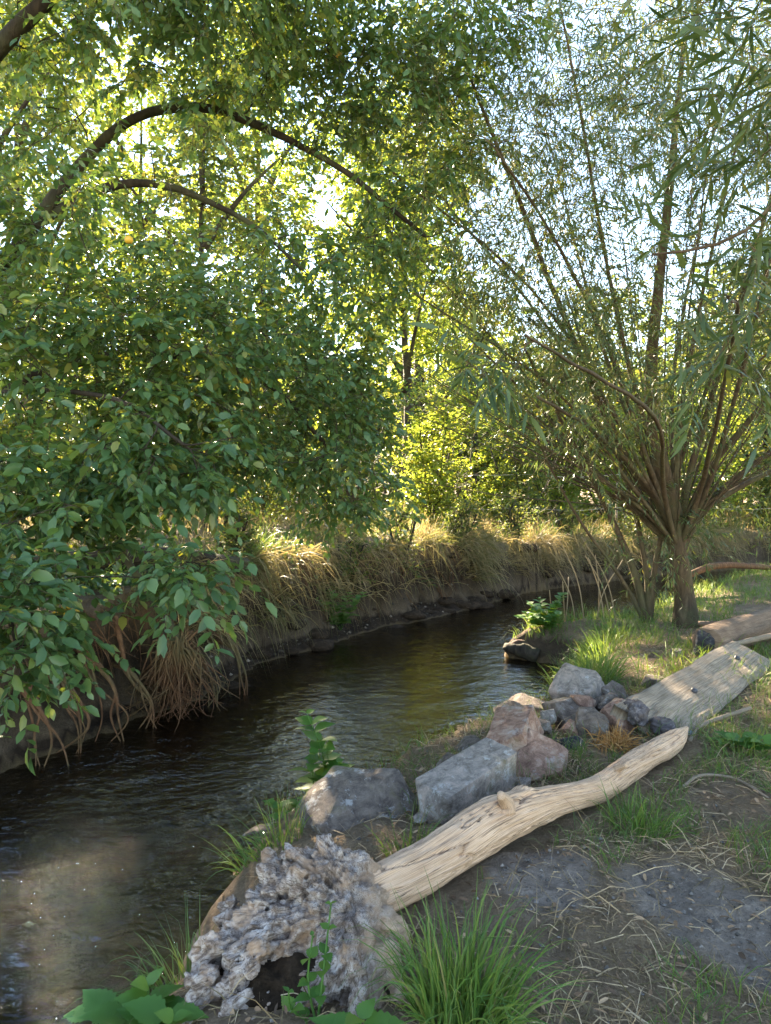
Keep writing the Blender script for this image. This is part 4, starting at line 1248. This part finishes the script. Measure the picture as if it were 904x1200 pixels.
# loose grit and clods on the dirt
x, y = scatter(16000, -.5, 3.0, 1.2, 4.4)
k = ((dirt_mask(x, y) > .3) | (RNG.random(len(x)) < .22)) & off_log(x, y, .11) & (near_mask(x, y) > .3)
x, y = x[k], y[k]; m = len(x)
oc = np.array([[1, 0, 0], [-1, 0, 0], [0, 1, 0], [0, -1, 0], [0, 0, .8], [0, 0, -.8]], float)
ot = np.array([[0, 2, 4], [2, 1, 4], [1, 3, 4], [3, 0, 4], [2, 0, 5], [1, 2, 5], [3, 1, 5], [0, 3, 5]])
sz = (.0022 + .010 * RNG.random(m) ** 5)[:, None, None]
an = RNG.uniform(0, 6.28, m)
rot = np.stack([np.stack([np.cos(an), -np.sin(an), 0 * an], -1), np.stack([np.sin(an), np.cos(an), 0 * an], -1), np.stack([0 * an, 0 * an, 1 + 0 * an], -1)], 1)
V = np.einsum('mij,vj->mvi', rot, oc) * sz * RNG.uniform(.5, 1.4, (m, 6, 1)) + np.stack([x, y, ground(x, y) + .004], -1)[:, None]
mb = MB(); mb.add(V.reshape(-1, 3), None, (ot[None] + (np.arange(m) * 6)[:, None, None]).reshape(-1, 3), np.repeat(RNG.random(m), 6))
t = NT('grit'); tcol = t.ramp(t.attr('rnd'), [(0, (.07, .062, .056)), (.7, (.15, .135, .12)), (1, (.27, .24, .21))]); t.done(tcol, .9)
o = mb.build('gravel', t.m, kind='stuff', smooth_shade=False); tag(o, 'fine grey grit scattered on the bare dirt patches', 'gravel')

# fallen leaves and wood chips
x, y = scatter(6500, -.7, 4.5, 1.2, 7)
k = (near_mask(x, y) > .15) & off_log(x, y, .11)
x, y = x[k], y[k]; m = len(x)
mb = MB()
leaves(mb, np.stack([x, y, ground(x, y) + RNG.uniform(.008, .025, m)], -1), RNG.normal(size=(m, 3)) * np.array([1, 1, .2]), RNG.normal(size=(m, 3)) * .35 + np.array([0, 0, 1]), RNG.uniform(.015, .05, m), RNG.uniform(.006, .02, m), 'oval')
t = NT('dead_leaf'); t.done(t.ramp(t.attr('rnd'), [(0, (.07, .045, .03)), (.5, (.19, .115, .065)), (1, (.40, .27, .16))]), .8)
M['dead_leaf'] = t.m
o = mb.build('leaf_litter', M['dead_leaf'], kind='stuff'); tag(o, 'brown fallen leaves and chips strewn over the near bank', 'leaf litter')

# pebbles on the muddy ledge under the far bank
n = 1500
seg = FAR[5:12]; L = np.concatenate([[0], np.cumsum(np.linalg.norm(np.diff(seg, axis=0), axis=1))])
s = RNG.random(n) * L[-1]; d = RNG.uniform(.02, .5, n)
x = np.interp(s, L, seg[:, 0]) - d * .75; y = np.interp(s, L, seg[:, 1]) + d * .6
k = signed(x, y)[1] > .03
x, y = x[k], y[k]; m = len(x)
V = oc[None] * (.003 + .03 * RNG.random(m) ** 6)[:, None, None] * RNG.uniform(.6, 1.3, (m, 6, 1)) + np.stack([x, y, ground(x, y) + .005], -1)[:, None]
mb = MB(); mb.add(V.reshape(-1, 3), None, (ot[None] + (np.arange(m) * 6)[:, None, None]).reshape(-1, 3), np.repeat(RNG.random(m), 6))
t = NT('pebble'); t.done(t.ramp(t.attr('rnd'), [(0, (.05, .04, .03)), (.8, (.11, .085, .06)), (1, (.3, .24, .19))]), .85)
o = mb.build('shore_pebbles', t.m, kind='stuff', smooth_shade=False); tag(o, 'pebbles on the narrow muddy shore below the far bank', 'pebbles')

# ------------------------------------------------------------------ the old plank, other logs, sticks
pl = empty('old_plank', (0, 0, 0), 'weathered grey plank with two dark bolts and a ragged rotten end', 'plank')
a0 = np.array([1.58, 4.26, .10]); a1 = np.array([3.0, 5.84, .13])
ax = nrm(a1 - a0); up = nrm(np.array([.28, -.30, 1.0]) - ax * np.dot(np.array([.28, -.30, 1.0]), ax)); sd = np.cross(up, ax)
nl, nw = 110, 26
uu = np.linspace(0, 1, nl); ww = np.linspace(-1, 1, nw)
Lp = np.linalg.norm(a1 - a0)
def plank_pt(u, w, h):
    q = np.stack([u * 5, w * 1.5, h * 0 + 2], -1)
    end0 = (fbm(np.stack([w * 4, 0 * w, 0 * w], -1), 4, 3) - .5) * .16 * (1 - u) ** 6
    half = .205 - .02 * u + (fbm(np.stack([u * 6, np.sign(w), 0 * u], -1), 3, 8) - .5) * .03
    th = .055 + (fbm(q, 3, 6) - .5) * .03
    rot = smooth((.10 + (fbm(np.stack([u * 8, w * 3, 0 * u], -1), 4, 5) - .5) * .18 - u) / .05)
    hh = h * th - (h > 0) * rot * .05 * fbm(np.stack([u * 60, w * 9, 0 * u], -1), 3, 2) + (h > 0) * (fbm(np.stack([u * 4, w * 14, 0 * u], -1), 3, 66) - .5) * .012
    bev = np.abs(w) ** 14 * .018 * np.sign(h)
    return a0 + ax * ((u + end0)[..., None] * Lp) + sd * (w * half)[..., None] + up * (hh - bev)[..., None]
U, W_ = np.meshgrid(uu, ww, indexing='ij')
mb = MB()
for h, fl in ((1.0, False), (-1.0, True)):
    q = grid_faces(nl, nw)
    mb.add(plank_pt(U.ravel(), W_.ravel(), np.full(U.size, h)), q[:, ::-1] if fl else q, None, None, np.stack([U.ravel() * Lp, W_.ravel() * .8], -1))
nn = nl * nw
def ring(a): return np.stack([a[:-1], a[1:], a[1:] + nn, a[:-1] + nn], -1)
idx = np.arange(nn).reshape(nl, nw)
for e_ in (idx[:, 0], idx[:, -1][::-1], idx[0][::-1], idx[-1]): mb.q.append(ring(e_))
mb.build('board', M['old_plank'], pl)
def rotten(name, parent, c, r, seed, mat, sc=14):
    v = ICO[0] * np.array(r)
    v = v * (1 + (ridged(v * sc + seed, 3, seed) - .45)[:, None] * .9 + (fbm(v * sc * 2.5, 3, seed) - .5)[:, None] * .5)
    mb = MB(); mb.add(v + np.array(c), None, ICO[1]); return mb.build(name, mat, parent)
t = NT('rot'); t.done(t.ramp(t.noise(t.pos(), 22, 6, .7, .8), [(.3, (.025, .02, .02)), (.55, (.11, .095, .095)), (.75, (.30, .27, .26))]), .95); M['rot'] = t.m
rotten('rotten_end', pl, a0 + ax * .03 + sd * .10 + up * .03, (.07, .10, .06), 7, M['rot'])
rotten('rotten_end', pl, a0 + ax * .06 - sd * .06 + up * .03, (.06, .09, .045), 19, M['rot'])
for u_ in (.33, .83):
    mb = MB(); c0 = plank_pt(np.array([u_]), np.array([-.05 if u_ < .5 else .1]), np.array([1.0]))[0]
    tube(mb, np.array([c0 - up * .02, c0 + up * .016, c0 + up * .022]), np.array([.022, .022, .014]), 10)
    mb.build('bolt', M['bolt'], pl)

def rough_log(name, label, pts, mat, seed, cat='log', group=None, sides=36, amp=.3, step=.03, hollow=None):
    root = empty(name, (0, 0, 0), label, cat, group) if hollow else None
    c = catmull(np.array(pts, float), step)
    mb = MB()
    def wp(t, a):
        tt = np.broadcast_to(t, (t.shape[0], a.shape[1])); aa = np.broadcast_to(a, tt.shape)
        return 1 + (fbm(np.stack([tt * 7 + seed, np.cos(aa) * 1.5, np.sin(aa) * 1.5], -1), 4, seed) - .5) * amp + (fbm(np.stack([tt * 9, np.cos(aa) * 7, np.sin(aa) * 7], -1), 3, seed + 2) - .5) * amp * .4
    tube(mb, c[:, :3], c[:, 3], sides, True, None, wp)
    o = mb.build('trunk' if hollow else name, mat, root)
    if hollow:
        d = nrm(c[0, :3] - c[1, :3])
        rotten('hollow_end', root, c[0, :3] + d * .01, np.full(3, c[0, 3] * .82) * np.array([.8, .6, .9]), seed, M['stone_black'], 9)
        return root
    tag(o, label, cat, group)
    return o
rough_log('broken_log', 'brown broken log with a dark hollow end behind the old plank', [(2.86, 6.32, .12, .145), (3.05, 6.46, .13, .15), (3.6, 6.9, .15, .145), (4.3, 7.45, .17, .14), (5.2, 8.1, .2, .13)], M['dead_log'], 4, hollow=True)
rough_log('stick', 'pale straight stick lying along the broken log', [(3.0, 6.2, .14, .022), (3.5, 6.35, .2, .024), (4.2, 6.6, .25, .02)], M['old_plank'], 6, 'stick', 'sticks on the near bank', 10)
rough_log('stick', 'thin tan stick poking from the grass at the log tip', [(1.78, 4.13, .06, .012), (1.95, 4.33, .09, .012), (2.25, 4.5, .11, .014), (2.35, 4.55, .12, .012)], M['old_plank'], 9, 'stick', 'sticks on the near bank', 8)
rough_log('stick', 'curved dry stem on the straw below the log tip', [(1.50, 3.55, .04, .008), (1.62, 3.62, .07, .008), (1.78, 3.58, .07, .007), (1.86, 3.38, .05, .006)], M['old_plank'], 13, 'stick', 'sticks on the near bank', 8)
rough_log('stick', 'bent straw-coloured stem crossing the dirt', [(1.30, 2.30, .05, .006), (1.45, 2.26, .06, .006), (1.75, 2.20, .06, .005)], M['old_plank'], 14, 'stick', 'sticks on the near bank', 8)
rough_log('stick', 'dark fallen branch lying in the grass behind the broken log', [(3.3, 7.5, .06, .03), (3.8, 7.3, .10, .028), (4.4, 7.0, .12, .02)], M['dead_log'], 15, 'stick', 'sticks on the near bank', 10)
rough_log('stick', 'dark crooked branch half in the grass right of the willow trunk', [(3.9, 8.0, .0, .04), (4.2, 7.75, .12, .035), (4.7, 7.7, .08, .03)], M['dead_log'], 16, 'stick', 'sticks on the near bank', 10)
rough_log('fallen_timber', 'long dark fallen timber lying along the top of the undercut bank', [(-3.4, 6.9, 0.74, .11), (-2.4, 7.5, 0.76, .115), (-1.6, 8.2, 0.58, .09)], M['bark_dark'], 21, 'log', None, 36, .7)
rough_log('fallen_timber', 'second thinner timber lying low behind the hanging leaves', [(-3.6, 6.7, 0.56, .06), (-2.6, 7.2, 0.58, .06), (-1.6, 7.95, 0.60, .055)], M['bark_dark'], 23, 'log', None, 36, .7)
rough_log('stump', 'small dark root stump standing in the inlet beside the willow', [(3.0, 9.6, -.6, .14), (3.06, 9.58, -.40, .10), (3.2, 9.56, -.25, .06), (3.3, 9.56, -.2, .03)], M['bark_dark'], 25, 'stump', None, 20, .6, .02)
rough_log('driftwood_snag', 'reddish dead snag stuck on the tip of the bank by the bright pool', [(1.80, 8.50, -.42, .05), (1.58, 8.50, -.38, .045), (1.50, 8.47, -.42, .03)], M['red_debris'], 27, 'snag', None, 20, .7, .02)
rough_log('driftwood_snag', 'dark brown root chunk lying behind the reddish snag', [(1.80, 8.35, -.50, .10), (1.60, 8.42, -.44, .08), (1.44, 8.55, -.44, .05)], M['bark_dark'], 29, 'snag', None, 18, .7, .02)
rough_log('fallen_branch', 'brown branch with side stubs lying by the water right of the willow', [(4.3, 10.6, .05, .05), (5.0, 10.9, .25, .05), (5.8, 11.3, .2, .045), (6.6, 11.7, .1, .04)], M['root'], 33, 'branch', None, 12)

# rusty dried moss by the plank end
n = 420
a = nrm(RNG.normal(size=(n, 3)) * np.array([1, 1, .8]) + np.array([0, -.3, .8]))
mb = MB()
blades(mb, np.array([1.36, 4.16, .03]) + RNG.normal(size=(n, 3)) * np.array([.055, .05, .02]), a, RNG.uniform(.05, .15, n), RNG.uniform(.004, .009, n), RNG.uniform(.3, 1, n), 4)
o = mb.build('dried_fern', M['fern_rust'], smooth_shade=True); tag(o, 'rust-orange dried fern clump between the brown rocks and the log', 'dried fern')

# ------------------------------------------------------------------ stem and roots in the undercut bank
rt = empty('bank_sapling', (0, 0, 0), 'dark leaning stem with a matted root mass hanging from the undercut bank', 'sapling')
mb = MB()
c = catmull(np.array([(-1.88, 6.45, .05, .05), (-1.95, 6.35, .32, .042), (-2.12, 6.25, .65, .036), (-2.25, 6.15, .95, .03), (-2.3, 6.0, 1.4, .024)]), .04)
tube(mb, c[:, :3], c[:, 3], 10); mb.build('stem', M['bark_dark'], rt)
mb = MB()
for q in range(230):
    s = RNG.random() ** 1.3
    x = -1.92 + RNG.normal() * .15; y = 6.50 + RNG.normal() * .14
    z1 = -.58 + RNG.random() * .35
    pts = np.array([(-1.88 + RNG.normal() * .05, 6.45, .10 + RNG.normal() * .06), (x * .5 - .94 + RNG.normal() * .05, 6.36, -.05 + RNG.normal() * .08), (x, y - .1, (z1 - .1) * .6), (x + RNG.normal() * .12, y - .12 + RNG.normal() * .08, z1)]) + RNG.normal(size=(4, 3)) * .03
    c = catmull(pts, .08)
    tube(mb, c, np.linspace(.011 * RNG.uniform(.3, 1.3), .002, len(c)), 5)
mb.build('root_mass', M['root'], rt, kind='stuff')
mb = MB()
for q in range(260):
    t_ = RNG.random(); seg = FAR[3:11]; k_ = t_ * (len(seg) - 1); i_ = int(k_); f_ = k_ - i_
    x, y = seg[i_] * (1 - f_) + seg[i_ + 1] * f_
    ox = -.25 - RNG.random() * .2; oy = .2 + RNG.random() * .15
    z0 = gz(x + ox, y + oy); Ln = RNG.uniform(.2, .7)
    c = catmull(np.array([(x + ox, y + oy, z0 - .02), (x + ox + .10, y + oy - .08, z0 - Ln * .3), (x + ox + .16 + RNG.normal() * .06, y + oy - .12, max(WATER, z0 - Ln * .65)), (x + ox + .2 + RNG.normal() * .1, y + oy - .14 + RNG.normal() * .05, max(WATER - .02, z0 - Ln))]), .09)
    tube(mb, c, np.linspace(.008 * RNG.uniform(.4, 1.3), .002, len(c)), 4, False)
mb.build('rootlets', M['root'], rt, kind='stuff')
for q, (x, y) in enumerate([(-2.45, 5.6), (-2.3, 5.85), (-2.62, 5.35), (-2.12, 6.15), (-1.68, 6.75), (-1.5, 7.1)]):
    mb = MB()
    for w in range(4):
        c = catmull(np.array([(x - .35 + RNG.normal() * .05, y + .25, .15 + RNG.normal() * .1), (x - .08 + RNG.normal() * .06, y + .02, -.12), (x + .04 + RNG.normal() * .06, y - .05, -.36), (x + .08 + RNG.normal() * .12, y - .1, -.60)]), .05)
        tube(mb, c, np.linspace(.026 * RNG.uniform(.5, 1.1), .005, len(c)), 6)
    mb.build('root', M['root'], rt)

# ------------------------------------------------------------------ leafy herbs
def serrate(n=17):
    t = np.linspace(0, 1, n)
    w = np.sin(np.pi * np.minimum(1, t ** .62)) ** 1.1 * .30
    w[1:-1:2] *= 1.2
    V = []; Q = []
    for i in range(n):
        z = -.22 * t[i] ** 2
        V += [(t[i], w[i], z + w[i] * .25), (t[i], 0, z), (t[i], -w[i], z + w[i] * .25)]
    for i in range(n - 1):
        a = i * 3
        Q += [(a + 1, a + 4, a + 3, a), (a + 2, a + 5, a + 4, a + 1)]
    return np.array(V), np.array(Q)
SV, SQ = serrate()
HLEAF = []
for v in range(6):
    mb = MB(); mb.add(SV * np.array([1, .95 + .06 * v, 1]), SQ, None, np.full(len(SV), v / 6.0)); HLEAF.append(mb.data('leaf', M['herb_leaf']))
def put_leaf(parent, p, d, up, l, v):
    a, b, c = leaf_frame(np.array([d]), np.array([up]))
    a, b, c = a[0], b[0], c[0]
    o = bpy.data.objects.new('leaf', HLEAF[v % 6]); COL.objects.link(o); o.parent = parent
    o.matrix_local = Matrix(((a[0] * l, b[0] * l, c[0] * l, p[0]), (a[1] * l, b[1] * l, c[1] * l, p[1]), (a[2] * l, b[2] * l, c[2] * l, p[2]), (0, 0, 0, 1)))
def herb(name, label, base, stems_, lL, cat='nettle', gap=.055, group=None):
    root = empty(name, base, label, cat, group)
    k = 0
    for top, bow in stems_:
        b = np.array(base, float); b[2] = gz(b[0], b[1]) - .02
        tp = np.array(top, float)
        c = catmull(np.array([b, (b + tp) / 2 + np.array(bow), tp]), .02)
        mb = MB(); tube(mb, c, np.linspace(.005, .0025, len(c)), 6); mb.build('stem', M['herb_leaf'], root)
        L = np.linalg.norm(tp - b); n = max(3, int(L / gap))
        for i in range(n):
            t = .12 + .88 * (i + 1) / n
            p = c[min(len(c) - 1, int(t * (len(c) - 1)))]
            a = i * 1.57 + RNG.normal() * .3 + k
            sz = lL * (.65 + .6 * math.sin(math.pi * min(1, .25 + t * .7))) * RNG.uniform(.85, 1.15)
            if i == n - 1: sz *= .7
            for s in (0, math.pi):
                d = np.array([math.cos(a + s), math.sin(a + s), .25 + .3 * t + RNG.normal() * .15])
                put_leaf(root, p, d, (RNG.normal() * .2, RNG.normal() * .2 - .15, 1), sz, k); k += 1
    return root
herb('nettle', 'tall bright green nettle standing at the water edge left of the dark boulder', (-.36, 3.98, 0), [((-.45, 4.05, .25), (.05, 0, .02)), ((-.33, 4.02, .02), (.03, 0, 0)), ((-.26, 3.95, .0), (.03, .02, 0)), ((-.40, 3.95, .05), (-.03, .02, 0))], .12)
herb('nettle', 'low yellow-green leafy plant on the bank foot behind the root burl', (-.48, 3.62, 0), [((-.60, 3.62, -.08), (-.03, 0, .02)), ((-.44, 3.68, -.08), (0, 0, .02)), ((-.52, 3.45, -.12), (0, 0, .02))], .075, gap=.06)
herb('nettle', 'small light green nettle sprigs growing up through the root burl', (-.20, 2.02, 0), [((-.22, 2.10, .22), (-.02, 0, 0)), ((-.28, 2.0, .12), (-.03, 0, 0)), ((-.17, 2.18, .27), (0, -.03, 0))], .042, gap=.055)
herb('broad_herb', 'broad green leaves in the corner below the root burl', (-.72, 2.12, 0), [((-.74, 2.16, .02), (0, 0, .02)), ((-.86, 2.10, -.04), (0, 0, .02)), ((-.62, 2.02, .02), (0, 0, .02)), ((-.98, 2.22, -.12), (0, 0, .02))], .115, 'herb', .06)
herb('broad_herb', 'single upright broad leaf pair between burl and grass tuft', (-.06, 1.90, 0), [((-.07, 1.92, .10), (0, 0, 0))], .15, 'herb', .08)
herb('dock_plant', 'broad dock leaves in the dry grass at the lower edge of dirt', (.92, 1.78, 0), [((.90, 1.80, .06), (0, 0, .01)), ((.98, 1.72, .05), (0, 0, .01))], .10, 'dock', .06)
herb('dock_plant', 'low bright dock leaves in front of the plank middle', (1.98, 4.06, 0), [((1.95, 4.0, .12), (0, 0, .01)), ((2.08, 4.02, .12), (0, 0, .01)), ((2.18, 3.9, .12), (0, 0, .01))], .11, 'dock', .06)
herb('leafy_clump', 'bright green leafy clump on the tip of the bank beside the pool', (1.92, 8.55, 0), [((1.68, 8.5, -.02), (0, 0, .05)), ((1.85, 8.6, .14), (0, 0, .05)), ((2.1, 8.6, .10), (0, 0, .05)), ((2.05, 8.35, .0), (0, 0, .05)), ((1.75, 8.7, .08), (0, 0, .05)), ((2.2, 8.75, .18), (0, 0, .05)), ((1.9, 8.3, -.1), (0, 0, .05)), ((1.6, 8.65, -.1), (0, 0, .05))], .11, 'herb', .04)
herb('leafy_clump', 'dark green leafy clump at the foot of the far bank', (-.62, 9.75, 0), [((-.75, 9.5, .1), (0, 0, .05)), ((-.5, 9.55, .05), (0, 0, .05)), ((-.3, 9.7, .02), (0, 0, .05)), ((-.9, 9.4, .0), (0, 0, .05))], .12, 'herb', .06)

# dry upright stalks on the tip of the bank
rs = np.random.default_rng(5)
for q in range(12):
    x = 1.75 + rs.random() * 1.2; y = 8.4 + rs.random() * .8
    z = gz(x, y)
    if z < WATER + .05: continue
    h = rs.uniform(.5, 1.1); lx = rs.normal() * .3 - .15
    mb = MB(); tube(mb, catmull(np.array([(x, y, z - .03), (x + lx * .3, y, z + h * .5), (x + lx, y + rs.normal() * .1, z + h)]), .08), .007, 5)
    o = mb.build('dry_stalk', M['straw']); tag(o, 'thin dry stalk standing by the bright leafy clump at the pool', 'stalk', 'dry stalks at the pool')

# ------------------------------------------------------------------ fence in the meadow
fe = empty('wire_fence', (0, 0, 0), 'thin pale fence lines on slim posts crossing the meadow behind the shrubs', 'fence')
for q in range(7):
    x = -1 + q * 2.2; y = 16.6 + q * .25
    z = gz(x, y); mb = MB(); tube(mb, np.array([(x, y, z - .1), (x, y, z + .6), (x + .01, y, z + 1.25)]), .028, 6); mb.build('post', M['old_plank'], fe)
for h in (.35, 1.15):
    mb = MB(); tube(mb, np.array([(-1 + q * 1.1, 16.6 + q * .125 - .03, gz(-1 + q * 1.1, 16.6 + q * .125) * .3 + .45 + h - (.05 if q % 2 else 0)) for q in range(13)]), .005, 5); mb.build('wire', M['fence_tape'], fe)
